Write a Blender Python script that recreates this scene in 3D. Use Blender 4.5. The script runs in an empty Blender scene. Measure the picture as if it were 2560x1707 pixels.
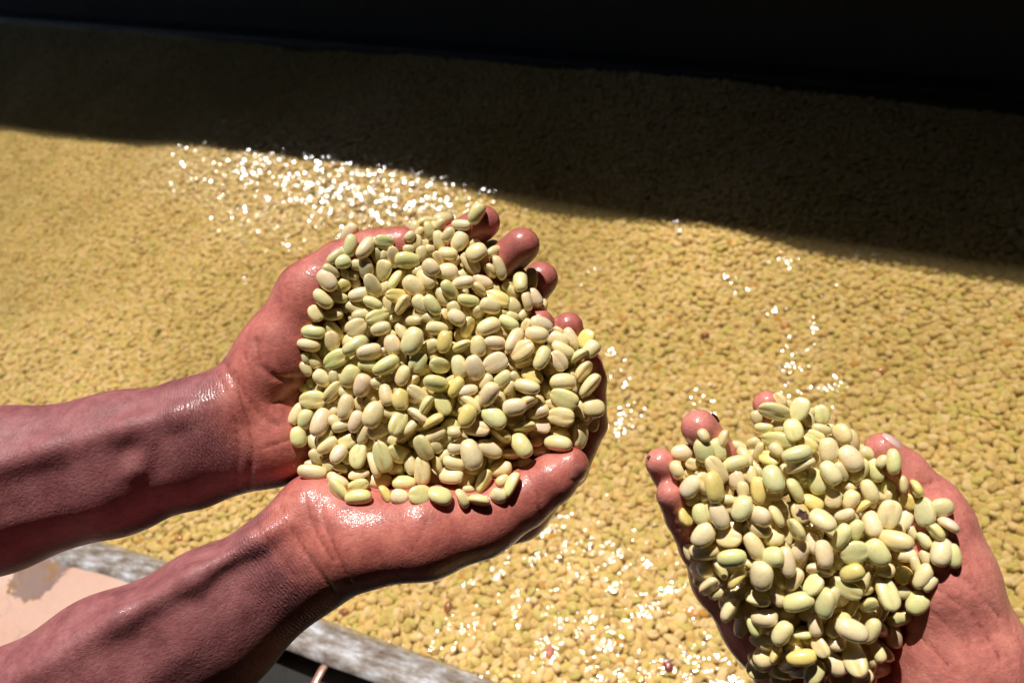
import bpy, bmesh, math, random
import numpy as np
from mathutils import Vector, Matrix, Quaternion
from mathutils.bvhtree import BVHTree

rng = np.random.RandomState(7)
random.seed(7)
SC = bpy.context.scene
COL = SC.collection

# ------------------------------------------------------------------ camera, sky, sun, exposure
# The place: a washing tank of coffee beans, water level z = 0, the camera 0.70 m above it,
# looking down and slightly rolled.
F = 2150.0                      # focal length in units of a 2560 px wide picture
CAM_H = 0.70
up_c = -np.array([0.0035, 0.0105, 0.01023]); up_c /= np.linalg.norm(up_c)
fwd_c = np.array([0.0, 0.0, 1.0])
Yc = fwd_c - fwd_c.dot(up_c) * up_c; Yc /= np.linalg.norm(Yc)
Xc = np.cross(Yc, up_c)
M_WC = np.stack([Xc, Yc, up_c])          # camera axes (x right, y down, z forward) -> world
CAM = np.array([0.0, 0.0, CAM_H])

def ray(x, y):
    return M_WC @ np.array([(x - 1280.0) / F, (y - 853.5) / F, 1.0])
def P(x, y, d):                          # the point seen at (x, y) at depth d metres
    return CAM + ray(x, y) * d
def G(x, y, z=0.0):                      # the point seen at (x, y) on the level plane z
    r = ray(x, y)
    return CAM + r * ((z - CAM_H) / r[2])
def to_px(p):                            # world points (n,3) -> x, y, depth
    q = (np.asarray(p) - CAM) @ M_WC
    return q[..., 0] / q[..., 2] * F + 1280.0, q[..., 1] / q[..., 2] * F + 853.5, q[..., 2]

cam_d = bpy.data.cameras.new('camera')
cam_o = bpy.data.objects.new('camera', cam_d); COL.objects.link(cam_o)
cam_d.sensor_width = 22.3
cam_d.lens = F / 2560.0 * 22.3
cam_d.clip_start = 0.02; cam_d.clip_end = 200.0
cam_d.dof.use_dof = True
cam_d.dof.focus_distance = 0.385
cam_d.dof.aperture_fstop = 7.5
R3 = np.stack([M_WC @ np.array([1, 0, 0.]), M_WC @ np.array([0, -1, 0.]), M_WC @ np.array([0, 0, -1.])], axis=1)
mw = Matrix.Identity(4)
for i in range(3):
    for j in range(3):
        mw[i][j] = R3[i, j]
    mw[i][3] = CAM[i]
cam_o.matrix_world = mw
SC.camera = cam_o

s_c = np.array([-0.22, -0.857, -0.469]); s_c /= np.linalg.norm(s_c)
SUN = M_WC @ s_c                          # towards the sun
el = math.asin(SUN[2]); az = math.atan2(SUN[0], SUN[1])

W = bpy.data.worlds.new('World'); SC.world = W; W.use_nodes = True
nt = W.node_tree; nt.nodes.clear()
sky = nt.nodes.new('ShaderNodeTexSky'); sky.sky_type = 'NISHITA'; sky.sun_disc = False
sky.sun_elevation = el; sky.sun_rotation = az
bg = nt.nodes.new('ShaderNodeBackground'); bg.inputs['Strength'].default_value = 0.05
wo = nt.nodes.new('ShaderNodeOutputWorld')
nt.links.new(sky.outputs[0], bg.inputs[0]); nt.links.new(bg.outputs[0], wo.inputs[0])

sl = bpy.data.lights.new('sun', 'SUN'); sl.energy = 5.0; sl.angle = math.radians(0.5)
sl.color = (1.0, 0.965, 0.9)
so = bpy.data.objects.new('sun', sl); COL.objects.link(so)
so.rotation_euler = Vector(-SUN).to_track_quat('-Z', 'Y').to_euler()
so.location = (0, 0, 6)

SC.view_settings.view_transform = 'Standard'; SC.view_settings.look = 'None'
SC.view_settings.exposure = 0.2; SC.view_settings.gamma = 1.0
SC.view_settings.use_curve_mapping = False
SC.render.engine = 'CYCLES'
SC.cycles.use_denoising = True
SC.cycles.max_bounces = 8; SC.cycles.transparent_max_bounces = 16
SC.cycles.sample_clamp_indirect = 6.0
SC.cycles.caustics_reflective = False; SC.cycles.caustics_refractive = False

# ------------------------------------------------------------------ helpers
def tag(o, label=None, cat=None, group=None, kind=None):
    if label: o['label'] = label
    if cat: o['category'] = cat
    if group: o['group'] = group
    if kind: o['kind'] = kind
    return o

def mesh_obj(name, verts, faces, mat=None, parent=None, smooth=True, link=True):
    me = bpy.data.meshes.new(name)
    me.from_pydata([tuple(v) for v in verts], [], [tuple(int(i) for i in f) for f in faces])
    me.update()
    if smooth:
        me.polygons.foreach_set('use_smooth', [True] * len(me.polygons))
    if mat: me.materials.append(mat)
    o = bpy.data.objects.new(name, me)
    if link: COL.objects.link(o)
    if parent is not None: o.parent = parent
    return o

def fattr(me, name, vals):
    a = me.attributes.new(name, 'FLOAT', 'POINT'); a.data.foreach_set('value', np.asarray(vals, dtype=np.float32))

class NT:                                 # short node-tree writer
    def __init__(s, name):
        s.m = bpy.data.materials.new(name); s.m.use_nodes = True
        s.t = s.m.node_tree; s.t.nodes.clear()
        s.out = s.t.nodes.new('ShaderNodeOutputMaterial')
    def n(s, typ, **kw):
        nd = s.t.nodes.new('ShaderNode' + typ)
        for k, v in kw.items():
            if k.startswith('p_'): setattr(nd, k[2:], v)
        for k, v in kw.items():
            if not k.startswith('p_'): s.set(nd, k, v)
        return nd
    def set(s, nd, k, v):
        k = k.replace('__', ' ')
        inp = nd.inputs[int(k[1:])] if k[0] == 'i' and k[1:].isdigit() else nd.inputs[k]
        if isinstance(v, bpy.types.NodeSocket): s.t.links.new(v, inp)
        elif isinstance(v, bpy.types.Node): s.t.links.new(v.outputs[0], inp)
        else: inp.default_value = v
    def math(s, op, a, b=0.0, c=0.0, clamp=False):
        return s.n('Math', p_operation=op, p_use_clamp=clamp, i0=a, i1=b, i2=c).outputs[0]
    def mix(s, fac, a, b, blend='MIX'):
        nd = s.t.nodes.new('ShaderNodeMix'); nd.data_type = 'RGBA'; nd.blend_type = blend
        for i, v in ((0, fac), (6, a), (7, b)):
            if isinstance(v, bpy.types.NodeSocket): s.t.links.new(v, nd.inputs[i])
            elif isinstance(v, bpy.types.Node): s.t.links.new(v.outputs[0], nd.inputs[i])
            else: nd.inputs[i].default_value = (*v, 1.0) if isinstance(v, tuple) and len(v) == 3 else v
        return nd.outputs[2]
    def noise(s, vec, scale, detail=2.0, rough=0.5, dim='3D'):
        nd = s.n('TexNoise', p_noise_dimensions=dim, Scale=scale, Detail=detail, Roughness=rough)
        if vec is not None: s.set(nd, 'Vector', vec)
        return nd.outputs[0]
    def ramp(s, fac, stops, interp='LINEAR'):
        nd = s.t.nodes.new('ShaderNodeValToRGB'); cr = nd.color_ramp; cr.interpolation = interp
        while len(cr.elements) < len(stops): cr.elements.new(0.5)
        for e, (p, c) in zip(cr.elements, stops):
            e.position = p; e.color = (*c, 1.0) if len(c) == 3 else c
        s.t.links.new(fac, nd.inputs[0]); return nd.outputs[0]
    def attr(s, name, typ='GEOMETRY'):
        return s.n('Attribute', p_attribute_name=name, p_attribute_type=typ)
    def bump(s, h, strength, dist, normal=None):
        nd = s.n('Bump', Strength=strength, Distance=dist); s.set(nd, 'Height', h)
        if normal is not None: s.set(nd, 'Normal', normal)
        return nd.outputs[0]
    def maprange(s, v, a, b, c=0.0, d=1.0):
        nd = s.t.nodes.new('ShaderNodeMapRange')
        for i, x in enumerate((v, a, b, c, d)):
            if isinstance(x, bpy.types.NodeSocket): s.t.links.new(x, nd.inputs[i])
            else: nd.inputs[i].default_value = x
        return nd.outputs[0]
    def done(s, surf, vol=None):
        s.t.links.new(surf.outputs[0] if isinstance(surf, bpy.types.Node) else surf, s.out.inputs[0])
        if vol is not None: s.t.links.new(vol.outputs[0], s.out.inputs[1])
        return s.m
# ------------------------------------------------------------------ materials
def mat_skin(name, arm, palm, wet, back):
    t = NT(name)
    pos = t.n('NewGeometry').outputs['Position']
    pal = t.attr('palm').outputs['Fac']
    crs = t.attr('crease').outputs['Fac']
    n1 = t.noise(pos, 55, 3, 0.6)
    n2 = t.noise(pos, 420, 3, 0.65)
    pm = t.maprange(t.math('ADD', pal, t.math('MULTIPLY', t.math('SUBTRACT', n1, 0.5), 0.9)), 0.2, 0.8)
    base = t.mix(pm, arm, palm)
    mott = t.ramp(t.noise(pos, 85, 5, 0.68), [(0.3, (0.66, 0.60, 0.62)), (0.5, (0.97, 0.96, 0.96)), (0.7, (1.18, 1.34, 1.30))])
    base = t.mix(1.0, base, mott, 'MULTIPLY')
    fine = t.ramp(n2, [(0.3, (0.85, 0.84, 0.85)), (0.7, (1.12, 1.12, 1.12))])
    base = t.mix(1.0, base, fine, 'MULTIPLY')
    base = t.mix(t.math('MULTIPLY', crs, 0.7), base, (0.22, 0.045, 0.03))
    dor = t.attr('dorsal_shade').outputs['Fac']
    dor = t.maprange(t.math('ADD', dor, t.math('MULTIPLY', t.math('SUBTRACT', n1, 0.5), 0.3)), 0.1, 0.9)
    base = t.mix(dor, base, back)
    brn = t.maprange(t.noise(pos, 24, 4, 0.6), 0.5, 0.72, 0.0, 0.5)
    base = t.mix(t.math('MULTIPLY', brn, pal), base, t.mix(0.5, arm, palm))
    # skin cells and stretched lines
    vor = t.n('TexVoronoi', p_feature='DISTANCE_TO_EDGE', Scale=1150.0, Vector=pos).outputs['Distance']
    vor2 = t.n('TexVoronoi', p_feature='DISTANCE_TO_EDGE', Scale=420.0, Vector=pos).outputs['Distance']
    hh = t.math('ADD', t.math('MULTIPLY', vor, 0.7), t.math('MULTIPLY', vor2, 0.8))
    lin = t.attr('along').outputs['Fac']
    wv = t.math('SINE', t.math('ADD', t.math('MULTIPLY', lin, 4200.0), t.math('MULTIPLY', t.noise(pos, 260, 2), 14.0)))
    wr = t.attr('wrist').outputs['Fac']
    hh = t.math('ADD', hh, t.math('MULTIPLY', t.math('MULTIPLY', wv, wr), 0.35))
    hh = t.math('ADD', hh, t.math('MULTIPLY', t.noise(pos, 130, 2), 0.5))
    fl = t.n('TexNoise', Scale=30.0, Detail=2.0, Distortion=1.2, Vector=pos).outputs[0]
    lines = t.math('ABSOLUTE', t.math('SINE', t.math('MULTIPLY', fl, 95.0)))
    hh = t.math('ADD', hh, t.math('MULTIPLY', t.math('MULTIPLY', lines, pal), 0.07))
    nb = t.bump(hh, t.math('SUBTRACT', 0.62, t.math('MULTIPLY', pal, 0.22)), 0.0005)
    wn = t.math('ADD', t.math('MULTIPLY', pal, 0.5), t.math('MULTIPLY', t.noise(pos, 38, 3, 0.6), 1.0))
    wetm = t.maprange(wn, 0.52, 0.88)
    wetm = t.math('MAXIMUM', wetm, t.math('MULTIPLY', wr, 0.8))
    b = t.n('BsdfPrincipled', Base__Color=base, Roughness=0.52, Normal=nb)
    b.inputs['IOR'].default_value = 1.4
    b.inputs['Subsurface Weight'].default_value = 0.22
    b.inputs['Subsurface Radius'].default_value = (1.0, 0.45, 0.3)
    b.inputs['Subsurface Scale'].default_value = 0.0028
    t.set(b, 'Coat Weight', t.math('MULTIPLY', wetm, wet))
    b.inputs['Coat Roughness'].default_value = 0.16
    b.inputs['Coat IOR'].default_value = 1.35
    t.set(b, 'Coat Normal', t.bump(hh, 0.35, 0.0004))
    return t.done(b)

def mat_bean_held():
    t = NT('parchment coffee bean')
    oi = t.n('ObjectInfo')
    col = oi.outputs['Color']; rnd = oi.outputs['Random']
    tc = t.n('TexCoord').outputs['Object']
    off = t.n('VectorMath', p_operation='ADD')
    t.set(off, 'i0', tc); cmb = t.n('CombineXYZ', X=t.math('MULTIPLY', rnd, 37.0), Y=t.math('MULTIPLY', rnd, 91.0)); t.set(off, 'i1', cmb)
    n1 = t.noise(off, 2.2, 3, 0.6)
    n2 = t.noise(off, 9.0, 3, 0.65)
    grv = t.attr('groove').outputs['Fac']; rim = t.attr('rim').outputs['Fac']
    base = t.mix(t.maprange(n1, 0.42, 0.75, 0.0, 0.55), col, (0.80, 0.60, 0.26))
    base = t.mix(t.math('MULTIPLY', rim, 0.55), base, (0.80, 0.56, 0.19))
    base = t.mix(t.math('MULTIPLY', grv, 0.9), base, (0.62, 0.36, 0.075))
    base = t.mix(1.0, base, t.ramp(n2, [(0.3, (0.93, 0.92, 0.89)), (0.7, (1.05, 1.05, 1.05))]), 'MULTIPLY')
    h = t.math('ADD', t.math('MULTIPLY', n1, 0.7), t.math('MULTIPLY', n2, 0.18))
    nb = t.bump(h, 0.5, 0.0006)
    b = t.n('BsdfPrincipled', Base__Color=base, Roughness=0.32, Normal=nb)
    b.inputs['Subsurface Weight'].default_value = 0.15
    b.inputs['Subsurface Radius'].default_value = (1.0, 0.7, 0.3)
    b.inputs['Subsurface Scale'].default_value = 0.0015
    b.inputs['Coat Weight'].default_value = 0.9
    b.inputs['Coat Roughness'].default_value = 0.13
    b.inputs['Coat IOR'].default_value = 1.5
    return t.done(b)

def mat_bean_bed():
    t = NT('coffee beans under water')
    rnd = t.n('ObjectInfo').outputs['Random']
    tc = t.n('TexCoord').outputs['Object']
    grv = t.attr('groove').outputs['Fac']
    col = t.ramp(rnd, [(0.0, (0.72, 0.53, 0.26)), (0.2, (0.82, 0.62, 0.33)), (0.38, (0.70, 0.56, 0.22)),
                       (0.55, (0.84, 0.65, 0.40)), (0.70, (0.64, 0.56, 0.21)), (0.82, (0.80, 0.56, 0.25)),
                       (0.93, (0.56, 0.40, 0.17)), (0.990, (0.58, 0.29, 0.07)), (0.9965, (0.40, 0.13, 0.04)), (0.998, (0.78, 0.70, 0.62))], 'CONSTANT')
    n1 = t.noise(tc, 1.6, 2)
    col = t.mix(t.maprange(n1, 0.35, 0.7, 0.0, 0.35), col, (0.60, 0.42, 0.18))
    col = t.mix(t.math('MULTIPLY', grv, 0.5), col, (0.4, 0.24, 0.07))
    col = t.mix(1.0, col, (0.94, 0.89, 0.79), 'MULTIPLY')
    sep = t.n('SeparateXYZ'); t.set(sep, 'i0', t.n('NewGeometry').outputs['Position'])
    dry = t.maprange(sep.outputs[2], -0.0035, -0.0005)          # above the water the wet skin shines
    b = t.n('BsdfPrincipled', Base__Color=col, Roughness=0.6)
    t.set(b, 'Coat Weight', dry)
    t.set(b, 'Specular IOR Level', t.math('MULTIPLY', dry, 0.5))
    b.inputs['Coat Roughness'].default_value = 0.13
    b.inputs['Coat IOR'].default_value = 1.3
    return t.done(b)

def mat_water():
    t = NT('murky tank water')
    pos = t.n('NewGeometry').outputs['Position']
    calm = t.attr('calm').outputs['Fac']        # 1 in still water, 0 where the stream churns it
    n1 = t.noise(pos, 26, 2, 0.5); n2 = t.noise(pos, 80, 2, 0.55); n3 = t.noise(pos, 200, 2, 0.5)
    h = t.math('ADD', t.math('MULTIPLY', n1, 0.9), t.math('MULTIPLY', n2, 0.35))
    ch = t.math('MULTIPLY', t.math('SUBTRACT', 1.0, calm), t.math('ADD', t.math('MULTIPLY', n2, 0.52), t.math('MULTIPLY', n3, 0.08)))
    h = t.math('ADD', h, ch)
    film = t.attr('film').outputs['Fac']
    h = t.math('ADD', h, t.math('MULTIPLY', film, t.math('MULTIPLY', t.noise(pos, 70, 0.8, 0.45), 3.2)))
    sp_ = t.n('SeparateXYZ'); t.set(sp_, 'i0', pos)
    ph = t.math('ADD', t.math('MULTIPLY', sp_.outputs[1], 270.0), t.math('MULTIPLY', t.noise(pos, 26, 2, 0.55), 22.0))
    riff = t.math('MULTIPLY', t.math('SINE', ph), t.math('MULTIPLY', t.attr('riffle').outputs['Fac'], 0.26))
    h = t.math('ADD', h, riff)
    nb = t.bump(h, 1.0, 0.0032)
    fr = t.n('Fresnel', Normal=nb); t.set(fr, 'IOR', t.math('ADD', 1.33, t.math('MULTIPLY', film, 0.12)))
    tr = t.n('BsdfTransparent', Color=(0.97, 0.96, 0.93, 1))
    gl = t.n('BsdfGlossy', Normal=nb); t.set(gl, 'Roughness', t.math('ADD', 0.1, t.math('MULTIPLY', film, 0.09)))
    m = t.n('MixShader'); t.set(m, 'i0', fr); t.set(m, 'i1', tr); t.set(m, 'i2', gl)
    df = t.n('BsdfDiffuse', Color=(0.62, 0.42, 0.19, 1))
    mk = t.maprange(t.noise(pos, 3.2, 3, 0.6), 0.42, 0.72, 0.0, 1.0)
    m2 = t.n('MixShader'); t.set(m2, 'i0', t.math('MULTIPLY', t.math('ADD', mk, 0.2), 0.012)); t.set(m2, 'i1', m); t.set(m2, 'i2', df)
    va = t.n('VolumeAbsorption', Color=(0.985, 0.78, 0.18, 1), Density=10.0)
    vs_ = t.n('VolumeScatter', Color=(1.0, 0.77, 0.34, 1), Density=10.0, Anisotropy=0.3)
    ad = t.n('AddShader'); t.set(ad, 'i0', va); t.set(ad, 'i1', vs_)
    return t.done(m2, ad)

def mat_simple(name, col, rough=0.7, ns=20.0, var=0.25, bump=0.002, bs=60.0, coat=0.0, col2=None, metal=0.0):
    t = NT(name)
    pos = t.n('NewGeometry').outputs['Position']
    n1 = t.noise(pos, ns, 5, 0.62)
    c2 = col2 or tuple(c * (1 - var) for c in col)
    base = t.mix(t.maprange(n1, 0.35, 0.68), c2, col)
    b = t.n('BsdfPrincipled', Base__Color=base, Roughness=rough, Normal=t.bump(t.noise(pos, bs, 5, 0.65), 0.8, bump))
    b.inputs['Coat Weight'].default_value = coat; b.inputs['Coat Roughness'].default_value = 0.12
    b.inputs['Metallic'].default_value = metal
    return t.done(b)

def mat_plaster():
    t = NT('pinkish cement plaster')
    pos = t.n('NewGeometry').outputs['Position']
    n1 = t.noise(pos, 9, 5, 0.6); n2 = t.noise(pos, 60, 5, 0.7)
    base = t.mix(t.maprange(n1, 0.35, 0.65), (0.50, 0.29, 0.215), (0.53, 0.355, 0.28))
    base = t.mix(t.maprange(n2, 0.5, 0.8, 0.0, 0.5), base, (0.60, 0.33, 0.22))
    pt = t.attr('worn').outputs['Fac']
    wn = t.maprange(t.math('ADD', pt, t.math('MULTIPLY', t.math('SUBTRACT', t.noise(pos, 120, 4, 0.7), 0.5), 1.2)), 0.48, 0.56)
    wc = t.mix(t.maprange(t.noise(pos, 60, 3), 0.56, 0.64), (0.21, 0.13, 0.105), (0.23, 0.12, 0.04))
    base = t.mix(wn, base, wc)
    ck = t.n('TexVoronoi', p_feature='DISTANCE_TO_EDGE', Scale=11.0)
    wp = t.n('VectorMath', p_operation='ADD'); t.set(wp, 'i0', pos)
    nn = t.n('TexNoise', Scale=30.0, Detail=4.0, Roughness=0.7, Vector=pos)
    sc = t.n('VectorMath', p_operation='SCALE', Scale=0.05); t.set(sc, 'i0', nn.outputs[1]); t.set(wp, 'i1', sc); t.set(ck, 'Vector', wp)
    ckm = t.maprange(ck.outputs['Distance'], 0.0, 0.012, 1.0, 0.0)
    ckm = t.math('MULTIPLY', ckm, t.maprange(t.noise(pos, 7, 2), 0.5, 0.6))
    base = t.mix(t.math('MULTIPLY', ckm, 0.5), base, (0.42, 0.2, 0.1))
    h = t.math('SUBTRACT', t.noise(pos, 110, 5, 0.7), t.math('ADD', t.math('MULTIPLY', ckm, 0.8), t.math('MULTIPLY', wn, 0.6)))
    b = t.n('BsdfPrincipled', Base__Color=base, Roughness=0.5, Normal=t.bump(h, 0.8, 0.0012))
    return t.done(b)

def mat_lip():
    t = NT('wet worn tank lip')
    pos = t.n('NewGeometry').outputs['Position']
    al = t.attr('u').outputs['Fac']; ac = t.attr('v').outputs['Fac']
    cv = t.n('CombineXYZ', X=t.math('MULTIPLY', al, 38.0), Y=t.math('MULTIPLY', ac, 105.0))
    n1 = t.noise(cv, 1.0, 5, 0.65); n2 = t.noise(pos, 90, 4, 0.7)
    base = t.ramp(n1, [(0.3, (0.07, 0.05, 0.04)), (0.43, (0.20, 0.155, 0.125)), (0.54, (0.33, 0.30, 0.285)), (0.66, (0.55, 0.55, 0.60))])
    base = t.mix(t.maprange(n2, 0.5, 0.75, 0.0, 0.5), base, (0.2, 0.14, 0.09))
    b = t.n('BsdfPrincipled', Base__Color=base, Roughness=0.38, Normal=t.bump(t.math('ADD', n1, t.math('MULTIPLY', n2, 0.6)), 0.7, 0.0016))
    b.inputs['Coat Weight'].default_value = 1.0; b.inputs['Coat Roughness'].default_value = 0.14; b.inputs['Coat IOR'].default_value = 1.45
    return t.done(b)

M_BEAN = mat_bean_held(); M_BED = mat_bean_bed(); M_WATER = mat_water()
M_PLASTER = mat_plaster(); M_LIP = mat_lip()
M_WALL = mat_simple('dark wall', (0.012, 0.009, 0.007), 0.85, 6, 0.6, 0.004, 30)  # near-black tone with random variation
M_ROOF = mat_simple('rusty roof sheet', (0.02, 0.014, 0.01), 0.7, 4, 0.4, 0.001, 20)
M_SILT = mat_simple('silt between beans', (0.46, 0.33, 0.16), 0.9, 60, 0.3, 0.003, 90)
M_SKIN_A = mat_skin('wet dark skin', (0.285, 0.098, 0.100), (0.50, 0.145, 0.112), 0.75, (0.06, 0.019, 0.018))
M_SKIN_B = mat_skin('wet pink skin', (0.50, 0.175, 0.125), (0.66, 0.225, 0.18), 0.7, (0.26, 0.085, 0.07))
M_NAIL = mat_simple('fingernail', (0.34, 0.115, 0.095), 0.3, 200, 0.15, 0.0002, 300, coat=0.6)
M_NAIL_P = mat_simple('pale fingernail', (0.72, 0.46, 0.42), 0.3, 200, 0.15, 0.0002, 300, coat=0.6)
M_HUSK = mat_simple('black husk', (0.01, 0.008, 0.008), 0.5, 300, 0.3, 0.0004, 500, coat=0.4)
# ------------------------------------------------------------------ the place: tank, water, bed, wall, roof
def smooth01(x):
    x = np.clip(x, 0, 1); return x * x * (3 - 2 * x)

def value_noise(x, y, scale, seed):
    r = np.random.RandomState(seed); n = 256
    g = r.rand(n, n)
    xs = x * scale; ys = y * scale
    x0 = np.floor(xs).astype(int); y0 = np.floor(ys).astype(int)
    fx = smooth01(xs - x0); fy = smooth01(ys - y0)
    a = g[x0 % n, y0 % n]; b = g[(x0 + 1) % n, y0 % n]; c = g[x0 % n, (y0 + 1) % n]; d = g[(x0 + 1) % n, (y0 + 1) % n]
    return (a * (1 - fx) + b * fx) * (1 - fy) + (c * (1 - fx) + d * fx) * fy

# far wall foot and near lip as straight runs on the water level
wa, wb = G(0, 40)[:2], G(2560, 232)[:2]
wdir = (wb - wa) / np.linalg.norm(wb - wa); wnor = np.array([-wdir[1], wdir[0]])
if wnor.dot(wa) < 0: wnor = -wnor                       # points away from the camera
wall_c = wnor.dot(wa)                                   # wall plane: wnor . p = wall_c
na, nb_ = G(234, 1344)[:2], G(1197, 1697)[:2]
ndir = (nb_ - na) / np.linalg.norm(nb_ - na); nnor = np.array([-ndir[1], ndir[0]])
if nnor.dot(na) < nnor.dot(G(1280, 800)[:2]): nnor = -nnor   # points out of the tank, to the near side
near_c = nnor.dot(na)

def box_along(name, p0, d, n, l0, l1, t0, t1, z0, z1, mat):
    vs = []
    for z in (z0, z1):
        for l, t in ((l0, t0), (l1, t0), (l1, t1), (l0, t1)):
            q = p0 + d * l + n * t; vs.append((q[0], q[1], z))
    fs = [(0, 1, 2, 3), (4, 5, 6, 7), (0, 1, 5, 4), (1, 2, 6, 5), (2, 3, 7, 6), (3, 0, 4, 7)]
    return mesh_obj(name, vs, fs, mat, smooth=False)

# wall with a rough face: a displaced sheet with thickness
def rough_wall():
    nl, nz = 160, 60; L0, L1, Z0, Z1 = -3.0, 6.0, -0.4, 1.02
    vs = []; ls = np.linspace(L0, L1, nl); zs = np.linspace(Z0, Z1, nz)
    LL, ZZ = np.meshgrid(ls, zs, indexing='ij')
    dsp = (value_noise(LL + 50, ZZ + 50, 3.0, 3) - 0.5) * 0.03 + (value_noise(LL + 50, ZZ + 50, 14.0, 4) - 0.5) * 0.012
    dsp *= smooth01((ZZ - 0.02) / 0.2)
    for i in range(nl):
        for j in range(nz):
            q = wa + wdir * ls[i] + wnor * (0.012 - dsp[i, j] * 0.6)
            vs.append((q[0], q[1], zs[j]))
    fs = [(i * nz + j, (i + 1) * nz + j, (i + 1) * nz + j + 1, i * nz + j + 1) for i in range(nl - 1) for j in range(nz - 1)]
    b = len(vs)
    for i in (0, nl - 1):
        for j in (0, nz - 1):
            q = wa + wdir * ls[i] + wnor * 0.25; vs.append((q[0], q[1], zs[j]))
    fs += [(b, b + 1, b + 3, b + 2)]
    c = lambda i, j: i * nz + j
    fs += [(c(0, nz - 1), c(nl - 1, nz - 1), b + 3, b + 1), (c(0, 0), c(nl - 1, 0), b + 2, b), (c(0, 0), c(0, nz - 1), b + 1, b), (c(nl - 1, 0), c(nl - 1, nz - 1), b + 3, b + 2)]
    return mesh_obj('wall', vs, fs, M_WALL)
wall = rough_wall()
tag(wall, 'dark wall along the far side of the bean tank', 'wall', kind='structure')
ledge = box_along('tank_edge', wa, wdir, wnor, -3, 6, -0.022, 0.01, -0.3, 0.009, mat_simple('wet dark kerb', (0.012, 0.012, 0.014), 0.35, 20, 0.4, 0.002, 60, coat=0.7))
tag(ledge, kind='structure')

# roof whose eave throws the long straight shadow over the far water
sa, sb = G(0, 300)[:2], G(2560, 645)[:2]
H_R = 1.3
sh = SUN[:2] / SUN[2] * H_R
ra, rb = sa + sh, sb + sh
rdir = (rb - ra) / np.linalg.norm(rb - ra); rnor = np.array([-rdir[1], rdir[0]])
if rnor.dot(wnor) < 0: rnor = -rnor
roof = box_along('roof', ra, rdir, rnor, -5, 8, 0, 5.5, H_R, H_R + 0.06, M_ROOF)
tag(roof, 'low shed roof overhanging the far side of the tank', 'roof', kind='structure')

# unseen wall and roof added behind the camera to block sky light
back = box_along('sky_block_wall', np.array([0.0, -1.3]), np.array([1.0, 0.0]), np.array([0.0, -1.0]), -5, 5, 0, 0.08, -0.9, 2.75, M_ROOF)
tag(back, 'added unseen wall behind the viewer that blocks sky light', 'wall', kind='structure')
eave = box_along('sky_block_roof', np.array([0.0, 0.55]), np.array([1.0, 0.0]), np.array([0.0, -1.0]), -5, 5, 0, 2.4, 2.8, 2.85, M_ROOF)
tag(eave, 'added unseen roof above the viewer that blocks sky light', 'roof', kind='structure')

# near side: lip and plaster slab, as strips swept along the edge
def lip_profile():
    # (distance outwards from the waterline, height)
    return [(-0.03, -0.12), (-0.012, -0.035), (-0.004, -0.006), (0.004, 0.004), (0.011, 0.009), (0.021, 0.0125), (0.029, 0.0145), (0.036, 0.0135), (0.039, 0.009)]
prof = lip_profile()
nl = 420; ls = np.linspace(-2.5, 3.5, nl)
vs, fs, uu, vv = [], [], [], []
for i, l in enumerate(ls):
    wob = (value_noise(np.array([l + 20]), np.array([3.0]), 9.0, 5)[0] - 0.5) * 0.008
    for j, (t, z) in enumerate(prof):
        jit = (value_noise(np.array([l * 1 + 20]), np.array([j * 1.7]), 30.0, 6)[0] - 0.5) * 0.0018
        q = na + ndir * l + nnor * (t + wob * (1 if j > 2 else 0.6)); vs.append((q[0], q[1], z + jit)); uu.append(l); vv.append(t)
np_ = len(prof)
fs = [(i * np_ + j, (i + 1) * np_ + j, (i + 1) * np_ + j + 1, i * np_ + j + 1) for i in range(nl - 1) for j in range(np_ - 1)]
lip = mesh_obj('tank_lip', vs, fs, M_LIP); fattr(lip.data, 'u', uu); fattr(lip.data, 'v', vv); tag(lip, kind='structure')

L_END = ndir.dot(G(640, 1640)[:2] - na)
nx, ny = 260, 150; vs = []; wn_ = []
wc1 = G(85, 1450)[:2]; wc2 = G(183, 1415)[:2]; wc3 = G(120, 1470)[:2]
for i in range(nx):
    for j in range(ny):
        l = -1.0 + (L_END + 1.0) * (i / (nx - 1)); t = 0.034 + 0.75 * (j / (ny - 1)) ** 1.6
        q = na + ndir * l + nnor * t
        r = lambda c, s: math.exp(-((q[0] - c[0]) ** 2 + (q[1] - c[1]) ** 2) / s ** 2)
        worn = min(1.0, r(wc1, 0.024) + r(wc2, 0.013) + r(wc3, 0.022))
        z = 0.0115 + (value_noise(np.array([q[0] + 9]), np.array([q[1] + 9]), 12, 8)[0] - 0.5) * 0.004 - 0.0022 * worn
        vs.append((q[0], q[1], z)); wn_.append(worn)
fs = [(i * ny + j, (i + 1) * ny + j, (i + 1) * ny + j + 1, i * ny + j + 1) for i in range(nx - 1) for j in range(ny - 1)]
slab = mesh_obj('plaster_ledge', vs, fs, M_PLASTER); fattr(slab.data, 'worn', wn_); tag(slab, kind='structure')
under = box_along('ground', na, ndir, nnor, -30, 30, 0.045, 30, -0.9, -0.02, mat_simple('shade-darkened earth', (0.012, 0.009, 0.008), 0.8, 3, 0.4, 0.01, 12))  # near-black colour holds the shade that fills the gap past the lip
tag(under, kind='structure')

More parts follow.
